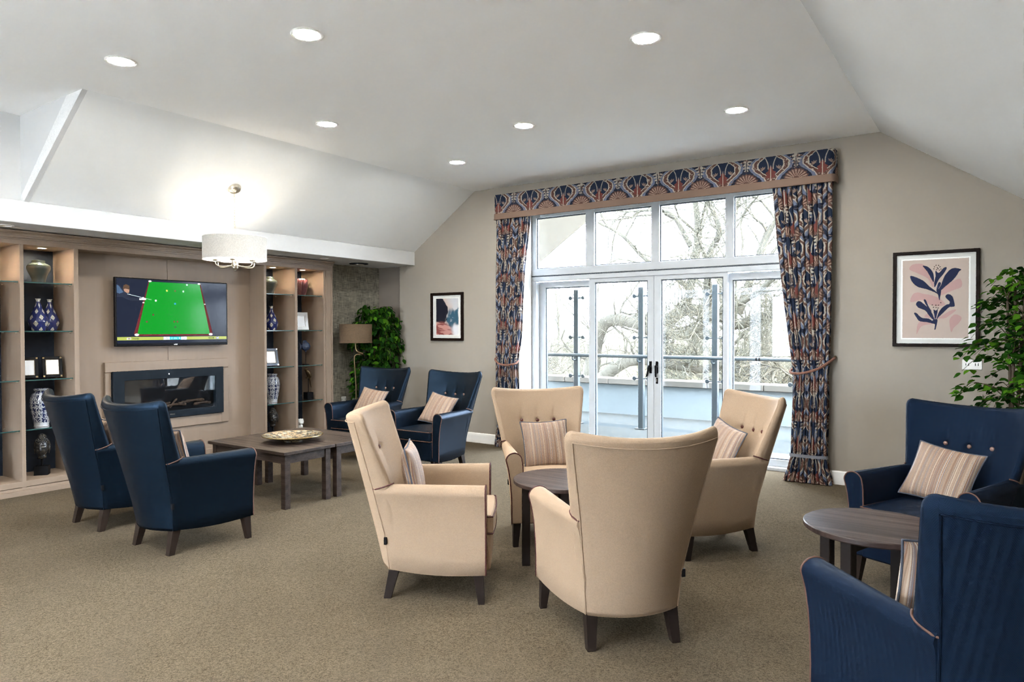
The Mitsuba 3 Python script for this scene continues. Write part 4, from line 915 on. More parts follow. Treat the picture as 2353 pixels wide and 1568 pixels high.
def arm_mesh(sg):
    U = np.linspace(0, 1, 22); loops = []
    ys0 = lambda z: np.interp(z, [.160, .33, .617, 1.03], [.018, .004, -.058, -.15])
    def prof(u):
        e = u ** .85; L_ = lambda a, b: a + (b - a) * e
        zb = .163 - .016 * math.sin(math.pi * u) + .002
        o = [(L_(.236, .335), zb), (L_(.243, .334), .25), (L_(.252, .337), .36), (L_(.264, .345), .46), (L_(.278, .357), .54), (L_(.290, .370), .590)]
        cx, r = L_(.270, .318), L_(.028, .056)
        arc = [(cx + r * math.cos(t), .598 + .054 * math.sin(t)) for t in np.linspace(.12, math.pi - .05, 11)]
        i = [(L_(.238, .256), .56), (L_(.235, .252), .46), (L_(.232, .250), .36), (L_(.200, .250), .25), (L_(.18, .250), zb)]
        return np.array(o + arc + i)
    for u in U:
        p = prof(u); y0 = ys0(p[:, 1]); y = y0 + (.552 - y0) * u
        loops.append(np.c_[p[:, 0] * sg, y, p[:, 1]])
    for ins, yy in ((.003, .5555), (.007, .557)):
        p = prof(1.0); c = np.array([.300, .40]); q = p + (c - p) / np.linalg.norm(c - p, axis=1, keepdims=True) * ins
        loops.append(np.c_[q[:, 0] * sg, np.full(len(q), yy), q[:, 1]])
    n = len(loops[0]); m = grid(np.array(loops), True)
    last = loops[-1]; poly = Polygon(last[:, [0, 2]]); vv, ff = trimesh.creation.triangulate_polygon(poly, engine='earcut')
    cap = trimesh.Trimesh(np.c_[vv[:, 0], np.full(len(vv), .557), vv[:, 1]], ff, process=False)
    body = trimesh.Trimesh(m.vertices, m.faces, process=False)
    first = loops[0]; c0 = len(body.vertices)
    V = np.vstack([body.vertices, first.mean(0)]); F = np.vstack([body.faces, [(c0, (i + 1) % n, i) for i in range(n)]])
    me = trimesh.util.concatenate([trimesh.Trimesh(V, F, process=False), cap]); me.merge_vertices(); me = fixn(me)
    p = prof(1.0); pipe = np.c_[p[:-1, 0] * sg, np.full(len(p) - 1, .5555), p[:-1, 1]]
    pipe = np.vstack([pipe, [[.250 * sg, .5555, .20]]])
    return me, pipe

BACK, SEAM, TOPS, JOIN, BTN, YSIDE = backrest_mesh()
ARMS = {s: arm_mesh(s) for s in (-1, 1)}
def cushion_seat():
    n = 26; u = np.linspace(-1, 1, n)
    m = box(-.248, .248, .00, .592, .362, .468, .014); m = m.subdivide_to_size(.06)
    v = m.vertices.copy(); c = np.clip(1 - (v[:, 0] / .25) ** 2, 0, 1) * np.clip(1 - ((v[:, 1] - .3) / .3) ** 2, 0, 1)
    v[:, 2] += np.where(v[:, 2] > .44, .022 * c, 0); v[:, 1] += np.where(v[:, 1] > .56, .012 * np.clip(1 - (v[:, 0] / .25) ** 2, 0, 1), 0)
    return trimesh.Trimesh(v, m.faces, process=False)
SEATM = cushion_seat()
APRON = box(-.250, .250, .50, .578, .165, .366, .010)
UNDER = box(-.24, .24, .03, .52, .172, .20)
def quadleg(ct, wt, cb, wb):
    pts = [(ct[0] + sx * wt / 2, ct[1] + sy * wt / 2, ct[2]) for sx in (-1, 1) for sy in (-1, 1)] + [(cb[0] + sx * wb / 2, cb[1] + sy * wb / 2, cb[2]) for sx in (-1, 1) for sy in (-1, 1)]
    return hull(pts)
LEGS = [quadleg((s * .292, .512, .180), .056, (s * .304, .530, 0), .034) for s in (-1, 1)] + [quadleg((s * .200, .045, .190), .060, (s * .212, .0, 0), .040) for s in (-1, 1)]
def seat_pipe(z, dz):
    x = np.linspace(-.244, .244, 15); top = np.stack([x, .590 + .012 * np.clip(1 - (x / .25) ** 2, 0, 1), np.full(15, z)], 1)
    return np.vstack([[[-.246, .30, z + dz]], [[-.247, .56, z]], top, [[.247, .56, z]], [[.246, .30, z + dz]]])
PIPES_CONTRAST = [tube(spline(ARMS[s][1], 2), .0042, 6) for s in (-1, 1)] + [tube(spline(j, 2), .0042, 6) for j in JOIN]
SEATPIPE = [tube(spline(seat_pipe(.462, .0), 2), .0042, 6), tube(spline(seat_pipe(.368, 0), 2), .0042, 6)]
SELF = [tube(SEAM[0], .0038, 6), tube(SEAM[1], .0038, 6), tube(TOPS, .0030, 6)]
TAG = box(.243, .262, -.012, .004, .310, .350, .002)
chair_cache = {}
def chair_shapes(fab, pip, btn, leg, selfpip):
    key = (fab, pip, btn, leg)
    if key not in chair_cache:
        L_ = [('backrest', tri(BACK, True, fab))]
        L_ += [('arm', tri(ARMS[s][0], 40, fab)) for s in (1, -1)]
        L_ += [('seat_cushion', tri(SEATM, 35, fab)), ('front_panel', tri(APRON, 30, fab)), ('base_cloth', shape(UNDER, 'm_black_matt', False))]
        L_ += [('leg', shape(m, leg, 20)) for m in LEGS]
        L_ += [('arm_piping', shape(m, pip, True)) for m in PIPES_CONTRAST[:2]] + [('back_piping', shape(m, pip, True)) for m in PIPES_CONTRAST[2:]]
        L_ += [('seat_piping', shape(m, pip, True)) for m in SEATPIPE]
        L_ += [('back_seam', shape(m, selfpip, True)) for m in SELF]
        for (bx, by, bz) in BTN:
            b = trimesh.creation.icosphere(2, .013); b.apply_transform(np.diag([1, .6, 1, 1])); b.apply_translation((bx, by, bz))
            L_.append(('button', shape(b, btn, True)))
        L_.append(('care_tag', shape(TAG, 'm_black_matt', 20)))
        chair_cache[key] = L_
    return chair_cache[key]
CREAM = ('m_cream', 'm_piping_brown', 'm_button_brown', 'm_leg_dark', 'm_cream')
NAVY_ = ('m_blue', 'm_piping_tan', 'm_button_tan', 'm_leg', 'm_blue')
NAVYH = ('m_navy', 'm_piping_tan', 'm_button_tan', 'm_leg', 'm_navy')
PARTLAB = {'leg': 'dark wooden leg', 'care_tag': 'small black tag'}
def chair(label, group, x, y, deg, look):
    k = thing('wing_armchair', label, 'armchair', group)
    T = rotz(math.radians(deg) - math.pi / 2, x, y)
    for name, d in chair_shapes(*look):
        lab = PARTLAB.get(name)
        if name in ('arm_piping', 'back_piping', 'seat_piping'): lab = 'dark red brown piping' if look is CREAM else 'tan piping'
        if name == 'button': lab = 'brown button' if look is CREAM else 'tan button'
        part(k, name, d, None, T=T, label=lab)
    return T
CG, NG = 'cream armchairs round the small table', 'navy armchairs'
TA = chair('cream wing armchair seen from the side, left of the round table', CG, -2.916, 2.947, 34.6, CREAM)
TB = chair('cream wing armchair seen from behind, nearest the camera', CG, -1.409, 3.009, 137.2, CREAM)
TC = chair('cream wing armchair facing the camera behind the round table', CG, -2.890, 4.514, -44.4, CREAM)
TD = chair('cream wing armchair on the right, angled towards the left', CG, -1.504, 4.916, -133.1, CREAM)
TE = chair('navy wing armchair seen from behind, leftmost of all', NG, -5.690, 2.472, 89.0, NAVY_)
TF = chair('navy wing armchair seen from behind, second from the left edge', NG, -4.723, 2.461, 91.0, NAVY_)
TG = chair('navy wing armchair in front of the floor lamp and artificial tree', NG, -6.148, 5.973, -80.8, NAVY_)
TH = chair('navy wing armchair facing the room below the small abstract picture', NG, -4.932, 5.820, -89.2, NAVY_)
TI = chair('navy wing armchair facing the camera below the large leaf print', NG, -0.191, 4.912, -113.4, NAVYH)
TJ = chair('dark navy herringbone armchair seen from behind in the right foreground', NG, 0.047, 2.525, 129.6, NAVYH)

# ------------------------------------------------------------------ scatter cushions
def pillow(S=.365, Th=.115):
    n = 33; u = np.linspace(-1, 1, n); U, V = np.meshgrid(u, u, indexing='ij')
    px = U * S / 2 * (1 - .085 * (1 - V ** 2) * np.abs(U) ** 1.5); py = V * S / 2 * (1 - .085 * (1 - U ** 2) * np.abs(V) ** 1.5)
    h = Th / 2 * ((1 - U ** 2).clip(0) * (1 - V ** 2).clip(0)) ** .42
    h = h * (1 + .06 * np.sin(5 * U + 2) * np.cos(4 * V))
    f = grid(np.stack([px, py, h], -1)); b = grid(np.stack([px, py, -h], -1))
    uv = np.stack([px.ravel(), py.ravel()], 1)
    edge = np.vstack([np.stack([px, py], -1)[0, :], np.stack([px, py], -1)[1:, -1], np.stack([px, py], -1)[-1, -2::-1], np.stack([px, py], -1)[-2:0:-1, 0]])
    return f, b, uv, np.c_[edge, np.zeros(len(edge))]
_f, _b, _uv, _e = pillow()
_b.faces = _b.faces[:, ::-1]
PILL = trimesh.util.concatenate([_f, _b]); PILLUV = np.vstack([_uv, _uv + [.173, 0]])
PF = shape(PILL, 'm_stripe', True, uv=PILLUV); PP = shape(tube(_e, .0045, 6, True), 'm_cushion_piping', True)
def cushion(label, Tc, x, y, z, yaw=0, tilt=20, roll=0, group='striped scatter cushions'):
    """local pillow plane xy -> upright (x right, z up), leaning back by tilt, turned by yaw, rolled in its own plane"""
    k = thing('scatter_cushion', label, 'cushion', group)
    up = frame((-1, 0, 0), (0, 0, 1), (0, 1, 0), (0, 0, 0))                # pillow normal -> +y (forwards)
    M = Tc @ trans(x, y, z) @ rotz(math.radians(yaw)) @ rotm((1, 0, 0), math.radians(tilt)) @ up @ rotm((0, 0, 1), math.radians(roll))
    part(k, 'cover', PF, None, T=M); part(k, 'piping', PP, None, T=M, label='grey blue piping')
cushion('striped cushion seen edge on in the cream armchair left of the round table', TA, .03, .120, .655, yaw=4, tilt=12)
cushion('upright striped cushion in the cream armchair facing the camera', TC, -.015, .100, .632, yaw=0, tilt=22, roll=2)
cushion('striped cushion leaning in the cream armchair on the right', TD, .05, .095, .655, yaw=8, tilt=20, roll=-12)
cushion('striped cushion with a pale blue edge in the leftmost navy armchair', TE, .055, .135, .65, yaw=-8, tilt=14)
cushion('striped cushion with a pale edge in the second navy armchair from the left', TF, .05, .130, .65, yaw=-6, tilt=14)
cushion('striped cushion in the navy armchair in front of the floor lamp', TG, .05, .115, .630, yaw=6, tilt=33, roll=-9)
cushion('striped cushion in the navy armchair below the small abstract picture', TH, .045, .115, .635, yaw=8, tilt=33, roll=-11)
cushion('striped cushion in the navy armchair below the large leaf print', TI, .035, .120, .635, yaw=10, tilt=34, roll=-9)
cushion('dark striped cushion in the herringbone armchair in the right foreground', TJ, -.045, .235, .645, yaw=4, tilt=10)

# ------------------------------------------------------------------ tables
def coffee_table(label, x0, x1, y0, y1, z=.485):
    k = thing('coffee_table', label, 'coffee table', 'low wooden tables side by side')
    part(k, 'tabletop', box(x0, x1, y0, y1, z - .028, z, .003), 'm_wood')
    o, w = .03, .055
    for sx in (x0 + o, x1 - o - w):
        for sy in (y0 + o, y1 - o - w): part(k, 'leg', box(sx, sx + w, sy, sy + w, 0, z - .028, .002), 'm_wood')
    t = .018
    part(k, 'apron', box(x0 + o + w, x1 - o - w, y0 + o + .008, y0 + o + .008 + t, z - .105, z - .028), 'm_wood'); part(k, 'apron', box(x0 + o + w, x1 - o - w, y1 - o - .008 - t, y1 - o - .008, z - .105, z - .028), 'm_wood')
    part(k, 'apron', box(x0 + o + .008, x0 + o + .008 + t, y0 + o + w, y1 - o - w, z - .105, z - .028), 'm_wood'); part(k, 'apron', box(x1 - o - .008 - t, x1 - o - .008, y0 + o + w, y1 - o - w, z - .105, z - .028), 'm_wood')
coffee_table('low dark wood table nearest the camera with the round plate on it', -5.935, -4.825, 3.605, 4.148)
coffee_table('low dark wood table beyond the one with the plate, next to the far navy armchairs', -5.935, -4.825, 4.156, 4.700)
def round_table(label, x, y, a0, r=.318, z=.555):
    k = thing('round_table', label, 'side table', 'round dark wood side tables')
    part(k, 'tabletop', moved(fixn(lat([(0, z - .028), (r - .006, z - .028), (r, z - .022), (r, z - .004), (r - .004, z), (0, z)], 72)), trans(x, y, 0)), 'm_wood_round', 40)
    for j in range(4):
        t = math.radians(a0 + 90 * j); lx, ly = x + .238 * math.cos(t), y + .238 * math.sin(t)
        part(k, 'leg', moved(box(-.026, .026, -.026, .026, 0, z - .028, .003), rotz(t, lx, ly)), 'm_leg_dark')
    for s in (0, 1):
        t = math.radians(a0 + 90 * s)
        part(k, 'stretcher', moved(box(-.215, .215, -.012, .012, z - .095, z - .035, .002), rotz(t, x, y)), 'm_leg_dark')
round_table('round dark wood side table between the cream armchairs', -2.258, 3.79, 213)
round_table('round dark wood side table between the two navy armchairs on the right', -.485, 3.74, 161)
pr = [(0, .012), (.08, .012), (.10, .014), (.18, .030), (.262, .055), (.266, .058), (.262, .061), (.18, .037), (.10, .020), (0, .018)]
pl = thing('decorative_plate', 'large round mosaic plate with a gold rim on the low wood table', 'plate')
part(pl, 'dish', moved(fixn(lat(pr, 72)), trans(-5.28, 4.04, .4845)), 'm_plate', 40)
part(pl, 'foot', moved(fixn(lat([(0, .0005), (.085, .0005), (.088, .014), (0, .014)], 48)), trans(-5.28, 4.04, .4845)), 'm_plate', 40)
part(pl, 'rim', tube(np.stack([-5.28 + .265 * np.cos(np.arange(72) * np.pi / 36), 4.04 + .265 * np.sin(np.arange(72) * np.pi / 36), np.full(72, .4845 + .058)], 1), .004, 6, True), 'm_gold_rim', True)

# ------------------------------------------------------------------ things on the shelves
def jar(label, x, y, z):
    k = thing('ginger_jar', label, 'vase')
    m, uv = lathe(spline([(0, .002), (.045, .0), (.054, .010), (.060, .05), (.088, .115), (.098, .150), (.088, .176), (.060, .190), (.056, .196)], 6), 48)
    part(k, 'body', moved(m, trans(x, y, z)), 'm_celadon', True)
    part(k, 'lid', moved(lat([(.050, .194), (.053, .197), (.054, .214), (.050, .220), (.030, .222), (0, .222)], 40), trans(x, y, z)), 'm_celadon', 40)
def bottle(label, x, y, z, h=.305, group=None):
    k = thing('bottle_vase', label, 'vase', group); s = h / .305
    m, uv = lathe(spline(np.array([(0, .001), (.045, 0), (.062, .022), (.080, .075), (.078, .105), (.052, .175), (.026, .240), (.017, .270), (.017, .290), (.024, .305)]) * s, 6), 48)
    part(k, 'body', moved(m, trans(x, y, z)), 'm_lattice', True, uv=uv)
def bamboo(label, x, y, z, h=.355):
    k = thing('bamboo_vase', label, 'vase')
    m, uv = lathe(spline([(0, .001), (.055, .0), (.062, .006), (.060, .020), (.075, .09), (.092, .185), (.094, .235), (.080, .295), (.055, .322), (.052, .332), (.064, .352), (.060, .356), (.048, .345)], 6), 48)
    part(k, 'body', moved(m, trans(x, y, z)), 'm_bamboo', True, uv=uv)
def photo(label, x, y, z, w, h, yaw, tilt, fm, corner=None, inner='m_brass', name='photo_frame', bev=.028):
    k = thing(name, label, 'photo frame')
    M = trans(x, y, z + .004) @ rotz(math.radians(yaw)) @ frame((0, 1, 0), (0, 0, 1), (1, 0, 0), (0, 0, 0)) @ rotm((1, 0, 0), math.radians(-tilt))
    fr = [box(-w / 2, -w / 2 + bev, 0, h, -.008, .008, .003), box(w / 2 - bev, w / 2, 0, h, -.008, .008, .003), box(-w / 2 + bev * .8, w / 2 - bev * .8, h - bev, h, -.008, .008, .003), box(-w / 2 + bev * .8, w / 2 - bev * .8, 0, bev, -.008, .008, .003)]
    part(k, 'frame', moved(cat(fr), M), fm)
    part(k, 'inner_edge', moved(cat(framebars(-w / 2 + bev - .001, w / 2 - bev + .001, bev - .001, h - bev + .001, .005, 0, .004)), M @ frame((1, 0, 0), (0, 0, 1), (0, 1, 0), (0, 0, .003)) @ np.diag([1, 1, 1, 1])), inner)
    part(k, 'photo', moved(box(-w / 2 + bev * .9, w / 2 - bev * .9, bev * .9, h - bev * .9, -.002, .002), M), 'm_photo_paper', False)
    part(k, 'stand', moved(hull([(-.03, h * .72, -.008), (.03, h * .72, -.008), (-.03, h * .72, -.012), (.03, h * .72, -.012), (-.03, .0 + .02, -.085), (.03, .02, -.085), (-.03, .02, -.090), (.03, .02, -.090)]), M), fm)
    if corner:
        for cx in (-w / 2 + .013, w / 2 - .013):
            for cy in (.013, h - .013): part(k, 'corner', moved(box(cx - .010, cx + .010, cy - .010, cy + .010, -.009, .010, .003), M), corner, label='metal corner')
def buddha(label, x, y, z, yaw):
    k = thing('head_statue', label, 'sculpture'); T = trans(x, y, z) @ rotz(math.radians(yaw))       # faces local +x
    part(k, 'plinth', moved(box(-.045, .045, -.058, .058, .0005, .085, .003), T), 'm_black_matt')
    part(k, 'pole', moved(tube([(0, 0, .085), (0, 0, .17)], .010, 10), T), 'm_black_matt')
    s = trimesh.creation.icosphere(4, 1.0); v = s.vertices.copy(); d = v.copy()
    r = np.array([.068, .060, .092]); P_ = v * r
    # jaw narrows, face planes
    low = np.clip(-v[:, 2], 0, 1); P_[:, 1] *= 1 - .32 * low ** 1.5; P_[:, 0] *= 1 - .16 * low ** 2
    g_ = lambda cy, cz, sy, sz, a_: a_ * np.exp(-((P_[:, 1] - cy) / sy) ** 2 - ((P_[:, 2] - cz) / sz) ** 2) * (v[:, 0] > 0.15)
    off = g_(0, -.012, .007, .020, .016) + g_(0, -.026, .011, .007, .007)
    for s_ in (-1, 1): off += g_(s_ * .024, .004, .012, .007, .006) - g_(s_ * .024, .016, .015, .006, .005) + g_(s_ * .024, .024, .016, .004, .003) - g_(s_ * .022, -.010, .012, .005, .003) + g_(s_ * .028, -.030, .013, .015, .004)
    off += g_(0, -.045, .016, .0045, .006) + g_(0, -.054, .013, .0045, .006) - g_(0, -.0495, .018, .002, .004) + g_(0, -.072, .013, .010, .006)
    P_[:, 0] += off; P_[:, 2] += .262
    part(k, 'head', moved(trimesh.Trimesh(P_, s.faces, process=False), T), 'm_buddha', True)
    part(k, 'neck', moved(fixn(lat([(0, .155), (.036, .155), (.034, .175), (.033, .215), (0, .22)], 24)), T), 'm_buddha', True)
    for s_ in (-1, 1):
        e = trimesh.creation.icosphere(3, 1.0); e.apply_transform(np.diag([.013, .007, .040, 1])); e.apply_translation((-.004, s_ * .058, .240)); part(k, 'ear', moved(e, T), 'm_buddha', True)
    cs = []; c0 = trimesh.creation.icosphere(1, .0085); ga = math.pi * (3 - math.sqrt(5)); N = 190
    for i in range(N):
        zz = 1 - 1.55 * i / N; rr_ = math.sqrt(max(0, 1 - zz * zz)); q = np.array([math.cos(i * ga) * rr_, math.sin(i * ga) * rr_, zz])
        if q[2] < .42 - .5 * (q[0] < .1) * 1.6 + .12 * abs(q[1]) * (q[0] > 0): continue
        cs.append(moved(c0, trans(*(q * [.071, .063, .094] + [0, 0, .262]))))
    u_ = trimesh.creation.icosphere(2, .030); u_.apply_translation((-.012, 0, .352)); cs.append(u_)
    for i in range(40):
        zz = 1 - i / 40; rr_ = math.sqrt(max(0, 1 - zz * zz)); cs.append(moved(c0, trans(-.012 + .030 * rr_ * math.cos(i * ga), .030 * rr_ * math.sin(i * ga), .352 + .030 * zz)))
    part(k, 'curls', moved(cat(cs), T), 'm_buddha', True)
jar('grey green ginger jar on the top shelf of the left cabinet', -7.47, 2.835, 1.945)
jar('grey green ginger jar on the top shelf of the right cabinet', -7.50, 5.405, 1.945)
bottle('left blue and white lattice bottle vase of the pair in the left cabinet', -7.44, 2.815, 1.495)
bottle('right blue and white lattice bottle vase of the pair in the left cabinet', -7.50, 2.935, 1.495)
bottle('single blue and white lattice bottle vase in the right cabinet', -7.50, 5.430, 1.495)
photo('black photo frame with gold edge at the left of the left cabinet shelf', -7.44, 2.730, 1.045, .155, .205, -18, 14, 'm_black', 'm_brass')
photo('black photo frame with gold corners leaning at the right of the left cabinet shelf', -7.42, 2.925, 1.045, .165, .205, -14, 14, 'm_black', 'm_brass')
bamboo('white and navy bamboo patterned vase in the left cabinet', -7.45, 2.835, .590)
buddha('black head statue with curled hair at the foot of the left cabinet', -7.45, 2.835, .128, -33)
photo('navy photo frame with silver corners in the right cabinet', -7.45, 5.395, 1.045, .20, .225, -6, 12, 'm_navy_leather', 'm_silver', bev=.036)
bamboo('white and navy bamboo patterned vase in the right cabinet', -7.50, 5.435, .590)
buddha('black head statue with curled hair at the foot of the right cabinet', -7.50, 5.44, .128, -30)
bg = thing('ribbed_vase', 'burgundy vase with vertical ribs on the top shelf of the right cabinet', 'vase')
m, uv = lathe(spline([(0, .001), (.048, 0), (.055, .01), (.075, .08), (.088, .150), (.086, .190), (.070, .220), (.064, .224), (.060, .215)], 6), 96, lambda a, z: 1 + .055 * np.cos(a * 20))
part(bg, 'body', moved(m, trans(-7.50, 5.885, 1.945)), 'm_burgundy', True)
photo('wide shiny silver photo frame in the right cabinet', -7.45, 5.850, 1.495, .205, .235, -12, 10, 'm_silver', None, 'm_silver', bev=.045)
fsh = thing('fish_ornament', 'glossy blue fish ornament on a thin rod in the right cabinet', 'ornament')
fx_, fy_, fz_ = -7.45, 5.915, 1.285
s = trimesh.creation.icosphere(4, 1.0); v = s.vertices.copy(); q = v * [.040, .066, .058]; q[:, 2] *= 1 - .25 * np.abs(v[:, 1]) ** 3
q += s.vertex_normals * (.004 * np.sin(v[:, 1:2] * 26) * np.sin(v[:, 2:3] * 26))
part(fsh, 'body', moved(trimesh.Trimesh(q, s.faces, process=False), trans(fx_, fy_, fz_)), 'm_blue_fish', True)
fin = lambda P2: moved(extr(Polygon(P2), .008), frame((0, 1, 0), (0, 0, 1), (1, 0, 0), (fx_ - .004, fy_, fz_)))
part(fsh, 'tail', fin([(-.058, -.006), (-.100, -.045), (-.092, 0), (-.100, .045), (-.058, .006)]), 'm_blue_fish'); part(fsh, 'dorsal_fin', fin([(.03, .045), (.0, .085), (-.025, .075), (-.045, .080), (-.05, .03)]), 'm_blue_fish'); part(fsh, 'belly_fin', fin([(.02, -.045), (.0, -.075), (-.03, -.045)]), 'm_blue_fish')
mo = trimesh.creation.icosphere(2, .012); mo.apply_translation((fx_, fy_ + .064, fz_ - .004)); part(fsh, 'mouth', mo, 'm_blue_fish', True)
part(fsh, 'rod', tube([(fx_, fy_, 1.052), (fx_, fy_, fz_ - .05)], .0035, 8), 'm_black'); part(fsh, 'base', moved(fixn(lat([(0, .0005), (.045, .0005), (.045, .008), (0, .010)], 32)), trans(fx_, fy_, 1.045)), 'm_black')
bd = thing('parrot_statue', 'bronze parrot perched on a rod with a black cube base in the right cabinet', 'sculpture')
bx_, by_ = -7.45, 5.955
part(bd, 'cube_base', box(bx_ - .045, bx_ + .045, by_ - .048, by_ + .048, .5905, .680, .003), 'm_black_matt', label='black cube base'); part(bd, 'rod', tube([(bx_, by_, .68), (bx_, by_, .865)], .004, 8), 'm_black')
pp = np.array([(bx_, by_ - .030, .985), (bx_, by_ - .026, .965), (bx_, by_ - .004, .935), (bx_, by_ + .012, .895), (bx_, by_ + .018, .860), (bx_, by_ + .030, .800), (bx_, by_ + .045, .740)])
part(bd, 'bird', tube(spline(pp, 6), np.interp(np.linspace(0, 6, 37), range(7), [.012, .020, .030, .026, .012, .008, .004]), 14), 'm_bronze', 60)
part(bd, 'head', moved(trimesh.creation.icosphere(3, .021), trans(bx_, by_ - .030, .985)), 'm_bronze', True); part(bd, 'beak', tube(spline([(bx_, by_ - .045, .990), (bx_, by_ - .060, .982), (bx_, by_ - .058, .965)], 4), [.010, .009, .008, .007, .006, .005, .004, .003, .001], 8), 'm_bronze')
part(bd, 'perch', tube([(bx_, by_ - .035, .868), (bx_, by_ + .025, .868)], .007, 8), 'm_bronze')
for s_ in (-1, 1):
    w_ = trimesh.creation.icosphere(2, 1.0); w_.apply_transform(np.diag([.008, .018, .048, 1])); w_.apply_transform(rotm((1, 0, 0), .35)); w_.apply_translation((bx_ + s_ * .024, by_ + .010, .915)); part(bd, 'wing', w_, 'm_bronze', True)
    part(bd, 'claw', cat([tube([(bx_ + s_ * .012, by_ - .004, .895), (bx_ + s_ * .012, by_ - .012, .872)], .005, 6)]), 'm_bronze')
def lion(label, x, y, z, s=1.0, yaw=0):
    k = thing('lion_figurine', label, 'figurine'); T = trans(x, y, z) @ rotz(math.radians(yaw)) @ np.diag([s, s, s, 1])
    def ell(n_, c, r): e = trimesh.creation.icosphere(3, 1.0); e.apply_transform(np.diag([*r, 1])); e.apply_translation(c); part(k, n_, moved(e, T), 'm_white_ceramic', True)
    part(k, 'base', moved(cat([box(-.05, .06, -.045, .045, .0005, .030, .004), box(-.04, .05, -.036, .036, .030, .045, .004)]), T), 'm_white_ceramic')
    ell('body', (-.012, 0, .095), (.036, .032, .060)); ell('chest', (.012, 0, .110), (.026, .028, .040)); ell('head', (.022, 0, .175), (.032, .032, .032)); ell('muzzle', (.050, 0, .165), (.014, .017, .013))
    for sy in (-1, 1):
        ell('ear', (.008, sy * .026, .200), (.009, .008, .012)); ell('haunch', (-.02, sy * .026, .068), (.028, .016, .026))
        part(k, 'leg', moved(tube([(.030, sy * .018, .105), (.036, sy * .018, .05)], [.012, .010], 10), T), 'm_white_ceramic')
    N = 40; ga = math.pi * (3 - math.sqrt(5)); cs = []
    for i in range(N):
        zz = 1 - 1.9 * i / N; rr_ = math.sqrt(max(0, 1 - zz * zz)); q_ = np.array([math.cos(i * ga) * rr_, math.sin(i * ga) * rr_, zz])
        if q_[0] < .35: cs.append(moved(trimesh.creation.icosphere(1, .008), trans(*(q_ * .034 + [.018, 0, .172]))))
    part(k, 'mane', moved(cat(cs), T), 'm_white_ceramic', True)
    part(k, 'tail', moved(tube(spline([(-.042, 0, .06), (-.06, 0, .085), (-.052, 0, .12), (-.056, 0, .135)], 5), .009, 8), T), 'm_white_ceramic')
lion('small white lion figurine at the foot of the right cabinet', -7.42, 5.80, .128, 1.05, -35)
lion('white lion figurine at the left edge of the photo in the left cabinet', -7.36, 2.385, .128, 1.1, -35)
photo('light wood photo frame cut by the left edge of the photo', -7.44, 2.40, 1.495, .16, .21, -16, 14, 'm_pelmet_band', None, 'm_pelmet_band')

# ------------------------------------------------------------------ floor lamp in the alcove
LX, LY = -7.16, 6.52
lp = thing('floor_lamp', 'brass floor lamp with a brown drum shade standing in the alcove', 'floor lamp')
part(lp, 'base', moved(fixn(lat([(0, .0005), (.13, .0005), (.13, .012), (.125, .018), (.02, .022), (0, .022)], 40)), trans(LX, LY, 0)), 'm_brass', 40)
part(lp, 'pole', tube(spline([(LX, LY, .02), (LX, LY, .50), (LX - .005, LY, .80), (LX - .015, LY - .015, 1.10), (LX, LY, 1.155), (LX + .03, LY + .03, 1.165), (LX + .06, LY + .07, 1.166)], 8), .010, 10), 'm_brass', True)
part(lp, 'neck', tube(spline([(LX + .06, LY + .075, 1.170), (LX + .02, LY + .02, 1.20), (LX, LY, 1.25), (LX, LY, 1.36)], 8), np.linspace(.022, .010, 25), 10), 'm_brass', True)
a = np.linspace(0, 2 * np.pi, 61)
g = grid(np.stack([np.stack([LX + .218 * np.cos(a), LY + .218 * np.sin(a), np.full_like(a, z)], 1) for z in (1.325, 1.40, 1.48, 1.575)]))
ls = part(lp, 'shade', g, 'm_lampshade', True, label='brown fabric drum shade')
part(ls, 'rim', cat([tube(np.stack([LX + .218 * np.cos(a[:-1]), LY + .218 * np.sin(a[:-1]), np.full(60, z)], 1), .003, 6, True) for z in (1.325, 1.575)]), 'm_lampshade')
part(ls, 'spider', cat([tube([(LX, LY, 1.36), (LX + .217 * math.cos(t), LY + .217 * math.sin(t), 1.36)], .003, 6) for t in (.5, 2.6, 4.7)]), 'm_brass')

# ------------------------------------------------------------------ artificial trees
def leaf_mesh(L_=.075, W=.052):
    t = np.array([0, .18, .45, .75, 1.0]); w = np.array([.0, .72, 1.0, .55, 0]) * W / 2; v, f = [], []
    for i in range(5):
        zc = -.10 * L_ * t[i] ** 2 * 1.6
        v += [(t[i] * L_, -w[i], zc + .22 * w[i]), (t[i] * L_, 0, zc), (t[i] * L_, w[i], zc + .22 * w[i])]
    for i in range(4):
        for j in range(2):
            a_, b_, c_, d_ = i * 3 + j, i * 3 + j + 1, (i + 1) * 3 + j + 1, (i + 1) * 3 + j; f += [(a_, d_, c_), (a_, c_, b_)]
    return trimesh.Trimesh(v, f, process=False)
LEAF = leaf_mesh()
LV = [shape(LEAF, m_, True) for m_ in ('m_leaf', 'm_leaf_dark', 'm_leaf_light')]
def foliage(k, leaves, keep=300):
    """leaves: (matrix, variant); the first keep as parts of their own, the rest joined"""
    for M, c in leaves[:keep]: part(k, 'leaf', LV[c], None, T=M)
    for c in range(3):
        rest = [moved(LEAF, M) for M, cc in leaves[keep:] if cc == c]
        if rest: part(k, 'leaves', cat(rest), ('m_leaf', 'm_leaf_dark', 'm_leaf_light')[c], True, kind='stuff')
def leaf_matrix(R, p, out, droop, s):
    d = np.array([out[0], out[1], droop]); d /= np.linalg.norm(d); up = np.array([0, 0, 1.0]) + R.normal(0, .35, 3); y_ = np.cross(up, d); y_ /= np.linalg.norm(y_); z_ = np.cross(d, y_)
    M = frame(d * s, y_ * s, z_ * s, p); return M
